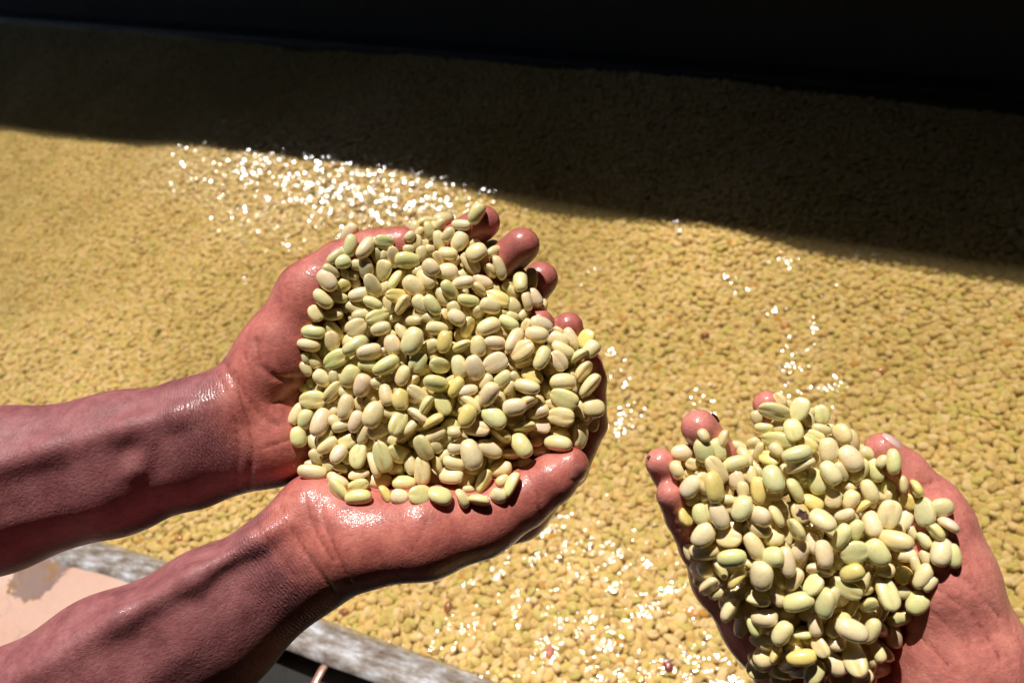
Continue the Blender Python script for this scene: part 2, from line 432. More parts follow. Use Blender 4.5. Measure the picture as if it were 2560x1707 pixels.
# the bed of beans: height field
cl = np.array([G(x, y)[:2] for x, y in [(560, 420), (760, 440), (950, 480), (700, 520), (850, 400), (1050, 520)]])
br = np.array([G(x, y)[:2] for x, y in [(1450, 1480), (1650, 1600), (1500, 1650), (1350, 1560), (1250, 1690)]])
rg = np.array([G(x, y)[:2] for x, y in [(1750, 600), (1780, 720), (1800, 820), (1850, 900)]])
dp = np.array([G(x, y)[:2] for x, y in [(1400, 560), (1330, 480), (1500, 700), (2050, 640), (2300, 760)]])
def gsum(x, y, cs, s):
    o = np.zeros_like(x)
    for c in cs: o = np.maximum(o, np.exp(-((x - c[0]) ** 2 + (y - c[1]) ** 2) / s ** 2))
    return o
cm = np.array([G(x, y)[:2] + np.array([0.0, 0.07]) for x, y in [(520, 400), (700, 420), (880, 430), (1040, 470)]])
def mound(x, y):
    return 0.019 * gsum(x, y, cm, 0.17)
def bed_h(x, y):
    h = -0.019 + (value_noise(x + 40, y + 40, 3.2, 11) - 0.5) * 0.017 + (value_noise(x + 40, y + 40, 9.0, 12) - 0.5) * 0.009
    h = h + gsum(x, y, cl, 0.15) * 0.0145
    h = h + gsum(x, y, br, 0.10) * 0.011 + gsum(x, y, rg, 0.10) * 0.008 - gsum(x, y, dp, 0.16) * 0.007
    dw = wall_c - (x * wnor[0] + y * wnor[1])
    h = h + 0.006 * smooth01(1 - dw / 0.5)
    return np.minimum(h, -0.0065 + 0.005 * gsum(x, y, br, 0.14) - 0.001 * smooth01(1.4 * gsum(x, y, cl, 0.13))) + mound(x, y)

corners = np.array([G(-150, 20)[:2], G(2700, 240)[:2], G(2700, 1850)[:2], G(-150, 1850)[:2]])
x0, y0 = corners.min(0) - 0.05; x1, y1 = corners.max(0) + 0.05
sp = 0.0074
gx, gy = np.meshgrid(np.arange(x0, x1, sp), np.arange(y0, y1, sp * 0.9), indexing='ij')
gx = gx + (np.arange(gx.shape[1])[None, :] % 2) * sp * 0.5
pts = []
def scatter(gx, gy, zoff, jit, keep=1.0):
    x = gx.ravel() + rng.uniform(-jit, jit, gx.size); y = gy.ravel() + rng.uniform(-jit, jit, gx.size)
    X, Y, D = to_px(np.stack([x, y, np.zeros_like(x)], 1))
    m = (D > 0) & (X > -170) & (X < 2730) & (Y > -60) & (Y < 1900)
    m &= (x * wnor[0] + y * wnor[1] < wall_c - 0.018) & (x * nnor[0] + y * nnor[1] < near_c - 0.002)
    if keep < 1: m &= rng.rand(x.size) < keep
    x, y = x[m], y[m]
    z = bed_h(x, y) + zoff + rng.uniform(-0.0018, 0.0022, x.size)
    pts.append(np.stack([x, y, z], 1))
scatter(gx, gy, 0.0, 0.0028)
scatter(gx + sp * 0.45, gy + sp * 0.4, -0.0033, 0.003, 0.97)
BED = np.concatenate(pts)

# bed floor just beneath
nx, ny = 170, 150
bx = np.linspace(x0 - 0.3, x1 + 0.3, nx); by = np.linspace(y0 - 0.3, y1 + 0.8, ny)
BX, BY = np.meshgrid(bx, by, indexing='ij'); BZ = bed_h(BX, BY) - 0.0075
fs = [(i * ny + j, (i + 1) * ny + j, (i + 1) * ny + j + 1, i * ny + j + 1) for i in range(nx - 1) for j in range(ny - 1)]
silt = mesh_obj('tank_floor', np.stack([BX, BY, BZ], 2).reshape(-1, 3), fs, M_SILT); tag(silt, kind='structure')

# bean shapes: long axis x, rounded back +z, flat grooved face -z, unit length
def bean_mesh(name, nu, nv, seed, mat, w=0.70, tt=0.30, tb=0.20):
    r = np.random.RandomState(seed)
    bend = r.uniform(-0.05, 0.05); tap = r.uniform(-0.10, 0.12); asym = r.uniform(-0.05, 0.05)
    gdep = r.uniform(0.04, 0.065); gw = r.uniform(0.022, 0.034); gc = r.uniform(-0.02, 0.02); gwv = r.uniform(-0.03, 0.03)
    vs, g, rm = [], [], []
    for i in range(nv + 1):
        th = math.pi * i / nv
        cx = math.cos(th); s = math.sin(th) ** 0.78
        x = 0.5 * math.copysign(abs(cx) ** 0.88, cx)
        for j in range(nu):
            if i in (0, nv) and j > 0: break
            ph = 2 * math.pi * j / nu
            cy, sz = math.cos(ph), math.sin(ph)
            ws = s * (1 + tap * cx)
            y = w / 2 * ws * (abs(cy) ** 0.92) * (1 if cy >= 0 else -1) + bend * (1 - 4 * x * x) + asym * x
            if sz >= 0: z = tt * ws * sz
            else: z = -tb * ws * (abs(sz) ** 0.72)
            gg = 0.0
            if sz < 0 and s > 0.15:
                yy = y - bend * (1 - 4 * x * x) - asym * x - gc - gwv * math.sin(x * 7)
                prof_ = math.exp(-(yy / gw) ** 2) * smooth01(np.array((s - 0.12) / 0.5)).item()
                z += gdep * prof_
                z += 0.012 * math.exp(-(yy / (w * 0.30)) ** 2) * s      # slightly hollow face
                gg = math.exp(-(yy / (gw * 0.9)) ** 2) * min(1, s * 1.3)
            vs.append((x, y, z)); g.append(gg); rm.append(math.exp(-((sz + 0.25) / 0.33) ** 2) * 0.8 + 0.5 * max(0, abs(cx) - 0.86) / 0.14)
    fs = []
    idx = lambda i, j: 0 if i == 0 else (1 + (nv - 1) * nu if i == nv else 1 + (i - 1) * nu + j % nu)
    for i in range(nv):
        for j in range(nu):
            a, b, c, d = idx(i, j), idx(i + 1, j), idx(i + 1, j + 1), idx(i, j + 1)
            if i == 0: fs.append((a, b, c))
            elif i == nv - 1: fs.append((a, b, d))
            else: fs.append((a, b, c, d))
    o = mesh_obj(name, vs, fs, mat, link=False)
    fattr(o.data, 'groove', g); fattr(o.data, 'rim', np.clip(rm, 0, 1))
    return o.data

protos = bpy.data.collections.new('bean shapes')
for k in range(5):
    me = bean_mesh('submerged_bean', 12, 8, 100 + k, M_BED, w=0.79, tt=0.32, tb=0.25)
    po = bpy.data.objects.new('submerged_bean', me); protos.objects.link(po)

n = len(BED)
rot = np.stack([rng.normal(0, 0.42, n) + (rng.rand(n) < 0.45) * math.pi, rng.normal(0, 0.30, n), rng.uniform(0, 2 * math.pi, n)], 1)
scl = rng.uniform(0.0090, 0.0119, n)
me = bpy.data.meshes.new('bean_bed'); me.vertices.add(n); me.vertices.foreach_set('co', BED.astype(np.float32).ravel())
a = me.attributes.new('rot', 'FLOAT_VECTOR', 'POINT'); a.data.foreach_set('vector', rot.astype(np.float32).ravel())
fattr(me, 'scl', scl)
bed = bpy.data.objects.new('coffee_beans', me); COL.objects.link(bed)
ng = bpy.data.node_groups.new('lay beans', 'GeometryNodeTree')
ng.interface.new_socket('Geometry', in_out='INPUT', socket_type='NodeSocketGeometry')
ng.interface.new_socket('Geometry', in_out='OUTPUT', socket_type='NodeSocketGeometry')
N = ng.nodes.new; Lk = ng.links.new
gi, go = N('NodeGroupInput'), N('NodeGroupOutput')
m2p = N('GeometryNodeMeshToPoints'); iop = N('GeometryNodeInstanceOnPoints'); ci = N('GeometryNodeCollectionInfo')
ci.inputs['Collection'].default_value = protos; ci.inputs['Separate Children'].default_value = True; ci.inputs['Reset Children'].default_value = True
na1 = N('GeometryNodeInputNamedAttribute'); na1.data_type = 'FLOAT_VECTOR'; na1.inputs['Name'].default_value = 'rot'
na2 = N('GeometryNodeInputNamedAttribute'); na2.data_type = 'FLOAT'; na2.inputs['Name'].default_value = 'scl'
e2r = N('FunctionNodeEulerToRotation')
Lk(gi.outputs[0], m2p.inputs['Mesh']); Lk(m2p.outputs[0], iop.inputs['Points']); Lk(ci.outputs[0], iop.inputs['Instance'])
iop.inputs['Pick Instance'].default_value = True
Lk(na1.outputs['Attribute'], e2r.inputs[0]); Lk(e2r.outputs[0], iop.inputs['Rotation']); Lk(na2.outputs['Attribute'], iop.inputs['Scale'])
Lk(iop.outputs[0], go.inputs[0])
md = bed.modifiers.new('lay beans', 'NODES'); md.node_group = ng
tag(bed, 'countless washed coffee beans lying under shallow water in the tank', 'coffee beans', kind='stuff')

# water: closed body with a rippled top
spl = np.array([G(x, y)[:2] for x, y in [(1350, 1330), (1450, 1420), (1300, 1480), (1420, 1560), (1560, 1640), (1250, 1420), (1150, 1640)]])
spm = np.array([G(x, y)[:2] for x, y in [(1950, 650), (2040, 700), (2030, 840), (1990, 900), (2090, 950), (1560, 1030), (1530, 900), (1740, 990), (1460, 680), (1830, 700), (1700, 560), (1300, 460), (1340, 530), (2150, 640)]])
nx, ny = 420, 420
wxs = np.linspace(x0 - 0.3, x1 + 0.3, nx); wys = np.linspace(y0 - 0.1, y1 + 0.5, ny)
WX, WY = np.meshgrid(wxs, wys, indexing='ij')
amp = gsum(WX, WY, spl, 0.075)
amp2 = amp
WZ = amp * ((value_noise(WX + 30, WY + 30, 60, 21) - 0.5) * 0.0040 + (value_noise(WX + 30, WY + 30, 30, 22) - 0.5) * 0.0050)
WZ += (value_noise(WX + 30, WY + 30, 14, 23) - 0.5) * 0.0014
WZ += mound(WX, WY)
inside = (WX * wnor[0] + WY * wnor[1] < wall_c + 0.1) & (WX * nnor[0] + WY * nnor[1] < near_c + 0.02)
top = np.stack([WX, WY, WZ], 2).reshape(-1, 3); ins = inside.ravel()
bot = top.copy(); bot[:, 2] = -0.11
K = nx * ny
quads = []
cellin = inside[:-1, :-1] & inside[1:, :-1] & inside[1:, 1:] & inside[:-1, 1:]
ii, jj = np.nonzero(cellin)
for i, j in zip(ii, jj):
    a, b, c, d = i * ny + j, (i + 1) * ny + j, (i + 1) * ny + j + 1, i * ny + j + 1
    quads.append((a, b, c, d)); quads.append((a + K, d + K, c + K, b + K))
pc = np.pad(cellin, 1)
for i, j in zip(ii, jj):
    a, b, c, d = i * ny + j, (i + 1) * ny + j, (i + 1) * ny + j + 1, i * ny + j + 1
    if not pc[i, j + 1]: quads.append((d, a, a + K, d + K)[::-1] if False else (a, d, d + K, a + K))
    if not pc[i + 2, j + 1]: quads.append((c, b, b + K, c + K))
    if not pc[i + 1, j]: quads.append((b, a, a + K, b + K))
    if not pc[i + 1, j + 2]: quads.append((d, c, c + K, d + K))
allv = np.concatenate([top, bot]); used = np.zeros(2 * K, bool)
qa = np.array(quads); used[qa.ravel()] = True
remap = np.cumsum(used) - 1
film_ = np.maximum(0.4 * smooth01(1.25 * gsum(WX, WY, cl, 0.13)), 0.62 * gsum(WX, WY, spm, 0.030))
water = mesh_obj('water', allv[used], remap[qa], M_WATER)
fattr(water.data, 'calm', (1 - np.concatenate([amp2.ravel(), amp2.ravel()]))[used])
rif_ = smooth01(1.35 * gsum(WX, WY, cl, 0.12))
fattr(water.data, 'riffle', np.concatenate([rif_.ravel(), rif_.ravel()])[used])
fattr(water.data, 'film', np.concatenate([film_.ravel(), film_.ravel()])[used])
tag(water, kind='structure')
bm = bmesh.new(); bm.from_mesh(water.data); bmesh.ops.recalc_face_normals(bm, faces=bm.faces); bm.to_mesh(water.data); bm.free()

# gap beyond the lip, shade put in the ground colour, beside a pinkish strip
arc = [(770, 1760), (787, 1707), (806, 1672), (822, 1653), (838, 1645), (856, 1646), (900, 1654), (955, 1664), (1010, 1681), (1060, 1700), (1100, 1716)]
wd = [0.0045, 0.0042, 0.004, 0.0036, 0.0032, 0.0026, 0.0018, 0.0016, 0.0014, 0.0012, 0.0010]
cp = np.array([G(x, y, 0.006) for x, y in arc])
tt_ = np.linspace(0, len(arc) - 1, 80); cp2 = np.stack([np.interp(tt_, range(len(arc)), cp[:, m]) for m in range(3)], 1); wd2 = np.interp(tt_, range(len(arc)), wd)
for _ in range(3): cp2[1:-1] = (cp2[:-2] + cp2[1:-1] * 2 + cp2[2:]) / 4
vs = []; fs = []
for i in range(80):
    tg = cp2[min(i + 1, 79)] - cp2[max(i - 1, 0)]; tg /= np.linalg.norm(tg); nn_ = np.array([-tg[1], tg[0], 0])
    for a_ in range(8):
        an = a_ / 8 * 2 * math.pi
        vs.append(cp2[i] + nn_ * wd2[i] * math.cos(an) + np.array([0, 0, 1]) * min(wd2[i], 0.002) * math.sin(an))
fs = [(8 * i + j, 8 * i + (j + 1) % 8, 8 * i + 8 + (j + 1) % 8, 8 * i + 8 + j) for i in range(79) for j in range(8)] + [tuple(range(8))[::-1], tuple(632 + k for k in range(8))]
strip = mesh_obj('pink_strip', vs, fs, mat_simple('pink strip', (0.45, 0.22, 0.15), 0.5, 60, 0.3, 0.0008, 200, coat=0.3))
tag(strip, 'thin bent pinkish strip in the shade-coloured gap below the grey tank lip', 'strip')

# fallen cherries and stained beans lying among the rest
def lump(x, y, name, lab, cat, col, L, round_):
    g0_ = G(x, y); z = float(bed_h(np.array([g0_[0]]), np.array([g0_[1]]))[0]) + 0.0035
    c = G(x, y, z)
    r = np.random.RandomState(int(x + y)); vs = []; nu, nv = 16, 10
    for i in range(nv + 1):
        th = math.pi * i / nv
        for j in range(nu):
            ph = 2 * math.pi * j / nu
            q = np.array([math.cos(th), math.sin(th) * math.cos(ph) * round_, math.sin(th) * math.sin(ph) * round_ * 0.85])
            q *= 1 + 0.05 * math.sin(3 * ph + i) + r.uniform(-.015, .015)
            vs.append(q * L / 2)
    fs = [(nu * i + j, nu * i + (j + 1) % nu, nu * i + nu + (j + 1) % nu, nu * i + nu + j) for i in range(nv) for j in range(nu)]
    o = mesh_obj(name, vs, fs, col); o.location = c; o.rotation_euler = (r.uniform(-.3, .3), r.uniform(-.3, .3), r.uniform(0, 6))
    tag(o, lab, cat)
M_CH = mat_simple('red cherry skin', (0.30, 0.025, 0.02), 0.3, 150, 0.5, 0.0006, 200, coat=0.8)
M_OR = mat_simple('orange stained bean', (0.62, 0.24, 0.05), 0.4, 150, 0.3, 0.0006, 200, coat=0.5)
M_BR = mat_simple('brown bean', (0.36, 0.13, 0.035), 0.4, 150, 0.4, 0.0006, 200, coat=0.5)
lump(1671, 1664, 'coffee_cherry', 'small dark red coffee cherry in the water just left of the single hand', 'coffee cherry', M_CH, 0.011, 0.9)
lump(1763, 839, 'coffee_cherry', 'faded red coffee cherry on the bean ridge right of the paired hands', 'coffee cherry', M_CH, 0.010, 0.9)
lump(1962, 815, 'stained_bean', 'bright orange bean in the water beyond the single hand', 'coffee bean', M_OR, 0.012, 0.8)
lump(2207, 925, 'stained_bean', 'larger orange-brown bean farther to the right in the water', 'coffee bean', M_OR, 0.015, 0.5)
lump(1121, 1518, 'stained_bean', 'rust-brown bean in the water right below the lower hand', 'coffee bean', M_BR, 0.0125, 0.7)
lump(859, 1530, 'stained_bean', 'brown bean by the wet lip just under the lower wrist', 'coffee bean', M_BR, 0.012, 0.7)
lump(447, 1345, 'stained_bean', 'orange bean seen between the two forearms', 'coffee bean', M_OR, 0.012, 0.7)
lump(1374, 1628, 'husk_flake', 'pinkish torn husk flake under the rippling water', 'husk', mat_simple('pink husk', (0.62, 0.22, 0.17), 0.5, 100, 0.3, 0.001, 200), 0.014, 0.5)

# added water beads, tilted so the sun glints off them at the camera
def mat_glint_bead():
    t = NT('glint bead')
    fr = t.n('Fresnel', IOR=1.45); tr = t.n('BsdfTransparent'); gl = t.n('BsdfGlossy', Roughness=0.11)
    m = t.n('MixShader'); t.set(m, 'i0', fr); t.set(m, 'i1', tr); t.set(m, 'i2', gl)
    return t.done(m)
bead_v, bead_f = [], []
def bead(c, nrm, r_, dome, asp, ang):
    e1 = np.cross(nrm, [math.cos(ang), math.sin(ang), 0.01]); e1 /= np.linalg.norm(e1); e2 = np.cross(nrm, e1)
    b0 = len(bead_v); bead_v.append(c + nrm * r_ * dome)
    for k, (q, h) in enumerate(((0.4, 0.84), (0.75, 0.44), (1.0, 0.0))):
        for j in range(10):
            a_ = j / 10 * 2 * math.pi
            bead_v.append(c + (e1 * math.cos(a_) * asp + e2 * math.sin(a_)) * r_ * q + nrm * r_ * dome * h)
    for j in range(10):
        bead_f.append((b0, b0 + 1 + j, b0 + 1 + (j + 1) % 10))
        for k in (0, 1):
            o_ = b0 + 1 + k * 10
            bead_f.append((o_ + j, o_ + 10 + j, o_ + 10 + (j + 1) % 10, o_ + (j + 1) % 10))
br_ = np.random.RandomState(77)
def beads(cx, cy, sx, sy, n_, rmin, rmax, jit, slope=0.0):
    k = 0
    while k < n_:
        x = cx + br_.normal(0, sx); y = cy + br_.normal(0, sy) + slope * (x - cx)
        if abs(x - cx) > 2.1 * sx: continue
        p0 = G(x, y, 0.0); z = float(mound(np.array([p0[0]]), np.array([p0[1]]))[0]) + 0.0035; p0 = G(x, y, z)
        tc_ = CAM - p0; tc_ /= np.linalg.norm(tc_); hv = SUN + tc_; hv /= np.linalg.norm(hv)
        hv = hv + br_.normal(0, jit, 3); hv /= np.linalg.norm(hv)
        bead(p0, hv, br_.uniform(rmin, rmax), br_.uniform(0.05, 0.12), br_.uniform(1.0, 1.5), br_.uniform(0, 3)); k += 1
beads(840, 465, 180, 44, 300, 0.0026, 0.0052, 0.085, 0.12)
beads(640, 450, 110, 60, 85, 0.0026, 0.0050, 0.085, 0.1)
beads(950, 510, 120, 45, 75, 0.0026, 0.0050, 0.085, 0.1)
for cx_, cy_, sx_, sy_, n_ in ((1205, 450, 22, 22, 8), (1960, 650, 22, 12, 14), (1830, 700, 22, 5, 10), (1935, 775, 18, 6, 12), (2035, 830, 6, 26, 14), (1985, 900, 14, 26, 22), (2090, 950, 8, 14, 12),
                               (1535, 880, 10, 12, 12), (1560, 960, 12, 8, 8), (1580, 1030, 22, 18, 22), (1545, 1085, 10, 12, 14), (1740, 990, 20, 20, 10), (1470, 690, 14, 14, 6), (600, 710, 12, 10, 5), (740, 610, 30, 12, 12), (1990, 985, 25, 12, 12)):
    beads(cx_, cy_, sx_, sy_, max(3, int(n_ * 0.6)), 0.0014, 0.0030, 0.06)
bo_ = mesh_obj('glint_beads', bead_v, bead_f, mat_glint_bead())
tag(bo_, 'added beads of water tilted to throw sun glints, over the topmost beans and ripples', 'water beads', kind='stuff')
# ------------------------------------------------------------------ arms and hands: one continuous surface each
def C(x, y, d, r):                        # joint seen at (x, y) at depth d, radius r given in picture units at that depth
    return (*P(x, y, d), r * d / F)

def sd_seg(p, a, b):
    pa, ba = p - a[:3], np.array(b[:3]) - np.array(a[:3])
    h = np.clip((pa @ ba) / (ba @ ba), 0, 1)
    hs = h
    return np.linalg.norm(pa - h[..., None] * ba, axis=-1) - (a[3] * (1 - hs) + b[3] * hs)

def smin(a, b, k):
    h = np.clip(0.5 + 0.5 * (b - a) / k, 0, 1)
    return b * (1 - h) + a * h - k * h * (1 - h)

def surface_nets(D, org, vox):
    s = D < 0
    nx, ny, nz = D.shape
    cnt = np.zeros((nx - 1, ny - 1, nz - 1), np.float32); acc = np.zeros((nx - 1, ny - 1, nz - 1, 3), np.float32)
    cor = [(i, j, k) for i in (0, 1) for j in (0, 1) for k in (0, 1)]
    def sub(A, c): return A[c[0]:nx - 1 + c[0], c[1]:ny - 1 + c[1], c[2]:nz - 1 + c[2]]
    for ax in range(3):
        for c in cor:
            if c[ax]: continue
            e = list(c); e[ax] = 1
            a, b = sub(D, c), sub(D, e)
            cr = (a < 0) != (b < 0)
            t = np.where(cr, a / np.where(cr, a - b, 1), 0)
            q = np.zeros(a.shape + (3,), np.float32)
            for m in range(3): q[..., m] = c[m]
            q[..., ax] += t
            acc += q * cr[..., None]; cnt += cr
    act = cnt > 0
    idx = -np.ones(act.shape, np.int64); idx[act] = np.arange(act.sum())
    gi_ = np.stack(np.nonzero(act), 1)
    V = (gi_ + acc[act] / cnt[act][:, None]) * vox + org
    Fq = []
    for ax in range(3):
        sl0 = [slice(1, -1)] * 3; sl0[ax] = slice(0, -1)
        sl1 = [slice(1, -1)] * 3; sl1[ax] = slice(1, None)
        a, b = s[tuple(sl0)], s[tuple(sl1)]
        for flip in (False, True):
            m = (a & ~b) if not flip else (~a & b)
            q = np.stack(np.nonzero(m), 1)
            o = np.array([1, 1, 1]); o[ax] = 0
            q = q + o
            u, v = [(1, 2), (2, 0), (0, 1)][ax]
            def g(du, dv):
                r = q.copy(); r[:, u] -= du; r[:, v] -= dv
                return idx[r[:, 0], r[:, 1], r[:, 2]]
            f = np.stack([g(1, 1), g(0, 1), g(0, 0), g(1, 0)], 1)
            if flip: f = f[:, ::-1]
            Fq.append(f)
    Fq = np.concatenate(Fq); Fq = Fq[(Fq >= 0).all(1)]
    return V, Fq

def build_limb(name, body, digits, mat, parent, k_body, k_dig, grooves=(), ridges=(), vox=0.00125, axis=None, pal_fn=None):
    """body: list of (a, b) capsules blended with k_body. digits: list of joint chains, each blended to the body but not to its neighbours."""
    allp = [np.array(p) for s in body for p in s] + [np.array(p) for dgt in digits for p in dgt]
    lo = np.min([p[:3] - p[3] for p in allp], 0) - 0.006; hi = np.max([p[:3] + p[3] for p in allp], 0) + 0.006
    dims = np.ceil((hi - lo) / vox).astype(int) + 1
    def block(prims, k, init=None):
        Dm = np.full(dims, 0.05, np.float32) if init is None else init
        for a, b in prims:
            mg = 0.014
            l = np.minimum(np.array(a[:3]) - a[3], np.array(b[:3]) - b[3]) - mg; h = np.maximum(np.array(a[:3]) + a[3], np.array(b[:3]) + b[3]) + mg
            i0 = np.maximum(((l - lo) / vox).astype(int), 0); i1 = np.minimum(((h - lo) / vox).astype(int) + 1, dims)
            if (i1 <= i0).any(): continue
            g = np.stack(np.meshgrid(*[np.arange(i0[m], i1[m]) * vox + lo[m] for m in range(3)], indexing='ij'), -1)
            s_ = sd_seg(g, a, b).astype(np.float32)
            sl_ = tuple(slice(i0[m], i1[m]) for m in range(3))
            Dm[sl_] = smin(Dm[sl_], s_, k) if k > 0 else np.minimum(Dm[sl_], s_)
        return Dm
    B = block(body, k_body)
    out = B.copy()
    for dg in digits:
        Dd = block(list(zip(dg[:-1], dg[1:])), 0.0022)
        out = np.minimum(out, smin(B, Dd, k_dig))
    # ridges (tendons, veins): thin capsules softly joined; grooves (skin folds): shallow cuts
    for line, kk in ridges:
        out = block(list(zip(line[:-1], line[1:])), kk, out)
    V, Fq = surface_nets(out, lo, vox)
    # push fold lines in
    Dn = np.gradient(out, vox)
    iv = np.clip(np.round((V - lo) / vox).astype(int), 0, dims - 1)
    Nn = np.stack([Dn[m][iv[:, 0], iv[:, 1], iv[:, 2]] for m in range(3)], 1); Nn /= np.linalg.norm(Nn, axis=1)[:, None] + 1e-9
    crease = np.zeros(len(V), np.float32)
    px, py, pd = to_px(V)
    facing = -((Nn * ((V - CAM) / np.linalg.norm(V - CAM, axis=1)[:, None])).sum(1))
    for pl, wpx, dep in grooves:
        dmin = np.full(len(V), 1e9)
        for (xa, ya), (xb, yb) in zip(pl[:-1], pl[1:]):
            ax_, ay_ = xb - xa, yb - ya
            h = np.clip(((px - xa) * ax_ + (py - ya) * ay_) / (ax_ ** 2 + ay_ ** 2), 0, 1)
            dmin = np.minimum(dmin, np.hypot(px - xa - h * ax_, py - ya - h * ay_))
        w_ = np.exp(-(dmin / wpx) ** 2) * (facing > 0.05)
        V = V - Nn * (w_ * dep * 1.5)[:, None]
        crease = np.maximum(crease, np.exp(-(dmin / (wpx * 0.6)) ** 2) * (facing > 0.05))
    me = bpy.data.meshes.new(name)
    me.vertices.add(len(V)); me.vertices.foreach_set('co', V.astype(np.float32).ravel())
    me.loops.add(len(Fq) * 4); me.loops.foreach_set('vertex_index', Fq.ravel().astype(np.int32))
    me.polygons.add(len(Fq)); me.polygons.foreach_set('loop_start', (np.arange(len(Fq)) * 4).astype(np.int32))
    me.polygons.foreach_set('loop_total', np.full(len(Fq), 4, np.int32))
    me.polygons.foreach_set('use_smooth', np.ones(len(Fq), bool))
    me.update(calc_edges=True); me.validate()
    me.materials.append(mat)
    o = bpy.data.objects.new(name, me); COL.objects.link(o)
    if parent is not None: o.parent = parent
    al = (V - axis[0]) @ axis[1]                      # metres along the arm from the wrist line
    pal = smooth01((al + 0.018) / 0.045) * smooth01((facing + 0.25) / 0.5)
    fattr(me, 'palm', pal); fattr(me, 'crease', crease); fattr(me, 'along', al)
    fattr(me, 'wrist', smooth01(1 - np.abs(al + 0.006) / 0.024))
    pv = M_WC @ np.array([0.0, -0.75, -0.66])             # up-screen and towards the viewer
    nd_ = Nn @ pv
    fattr(me, 'dorsal_shade', 1 - smooth01((nd_ + 0.38) / 0.52))  # darker back-of-arm skin, with underside shade also put into its colour
    # relax the voxel steps
    bm = bmesh.new(); bm.from_mesh(me)
    bm.verts.ensure_lookup_table()
    for lim_, rep_ in ((-0.03, 6), (-0.045, 10), (-0.055, 16)):
        fv = [v for v, a_ in zip(bm.verts, al) if a_ < lim_]
        for _ in range(rep_): bmesh.ops.smooth_vert(bm, verts=fv, factor=0.5, use_axis_x=True, use_axis_y=True, use_axis_z=True)
    for _ in range(2): bmesh.ops.smooth_vert(bm, verts=bm.verts, factor=0.5, use_axis_x=True, use_axis_y=True, use_axis_z=True)
    bm.to_mesh(me); bm.free()
    return o

def chain(*js): return list(zip(js[:-1], js[1:]))

# ---- the person on the left: upper arm in the picture is the left hand, lower one the right hand
person_a = bpy.data.objects.new('person', None); COL.objects.link(person_a)
person_a.location = P(-500, 1600, 0.42)
bpy.context.view_layer.update()
tag(person_a, 'person reaching in with two bare dark forearms, wet palms cupped together under beans', 'person')

pw = P(590, 1070, 0.40)
ax_u = P(900, 960, 0.40) - P(300, 1160, 0.40); ax_u /= np.linalg.norm(ax_u)
bodyU = (
    chain(C(-700, 1370, .41, 175), C(0, 1165, .40, 138), C(300, 1110, .402, 122), C(490, 1058, .402, 105), C(600, 1015, .402, 92)) +
    chain(C(-700, 1500, .42, 170), C(0, 1290, .405, 132), C(300, 1215, .406, 112), C(490, 1165, .407, 92), C(610, 1125, .407, 88)) +
    chain(C(-700, 1430, .44, 150), C(0, 1230, .422, 130), C(300, 1160, .42, 112), C(600, 1070, .418, 90)) +
    chain(C(-700, 1435, .41, 182), C(0, 1228, .402, 140), C(300, 1163, .4035, 122), C(490, 1112, .4045, 106), C(600, 1070, .404, 92)) +
    # thumb mound, heel
    [(C(600, 1015, .402, 92), C(700, 890, .404, 98)), (C(700, 890, .404, 98), C(782, 740, .402, 84))] +
    [(C(610, 1125, .407, 88), C(700, 1105, .405, 94)), (C(700, 1105, .405, 94), C(850, 1080, .414, 76))] +
    [(C(620, 1060, .412, 90), C(960, 800, .432, 74)), (C(620, 1060, .412, 90), C(1010, 880, .438, 74)),
     (C(640, 1080, .412, 90), C(1020, 960, .440, 72)), (C(650, 1100, .412, 85), C(990, 1040, .436, 66))])
digU = [
    [C(782, 740, .402, 78), C(850, 665, .399, 62), C(930, 630, .398, 56), C(1003, 613, .397, 48)],                        # thumb
    [C(950, 810, .430, 64), C(1060, 690, .418, 52), C(1130, 612, .404, 46), C(1207, 557, .396, 44)],                      # index
    [C(1010, 880, .436, 64), C(1130, 775, .420, 54), C(1222, 690, .402, 49), C(1304, 614, .392, 46)],                     # middle
    [C(1020, 960, .440, 62), C(1160, 860, .434, 52), C(1290, 775, .424, 47), C(1352, 697, .4135, 44)],                    # ring
    [C(990, 1040, .436, 56), C(1140, 960, .430, 46), C(1230, 880, .424, 40), C(1285, 830, .418, 36)],                     # little
]
ridU = [([C(-100, 1190, .3712, 20), C(120, 1125, .3768, 19), C(330, 1070, .3795, 17), C(450, 1040, .3825, 14), C(535, 1020, .3872, 9)], 0.008),
        ([C(270, 1225, .3825, 10), C(345, 1170, .3808, 11), C(375, 1100, .3805, 9)], 0.007),
        ([C(-100, 1330, .3785, 12), C(200, 1262, .3835, 12), C(420, 1190, .3865, 10)], 0.007)]
grU = [([(560, 905), (598, 985), (622, 1060), (630, 1130), (622, 1210)], 5, 0.0009),
       ([(585, 930), (615, 990), (655, 1040), (700, 1065)], 4, 0.0007),
       ([(640, 850), (650, 915), (690, 945), (770, 950)], 5, 0.0010),
       ([(680, 1010), (740, 985), (800, 935)], 4, 0.0008),
       ([(540, 925), (572, 990), (590, 1060), (596, 1140), (588, 1215)], 4, 0.0006), ([(610, 880), (640, 960), (660, 1010)], 3, 0.0005),
       ([(1232, 655), (1268, 708)], 4, 0.0006), ([(1120, 588), (1158, 640)], 4, 0.0006), ([(660, 1120), (720, 1100), (752, 1060)], 3, 0.0005)]
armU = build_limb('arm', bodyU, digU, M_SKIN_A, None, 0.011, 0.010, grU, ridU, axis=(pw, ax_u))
tag(armU, 'farther arm with the left hand, thumb and fingertips at the top')

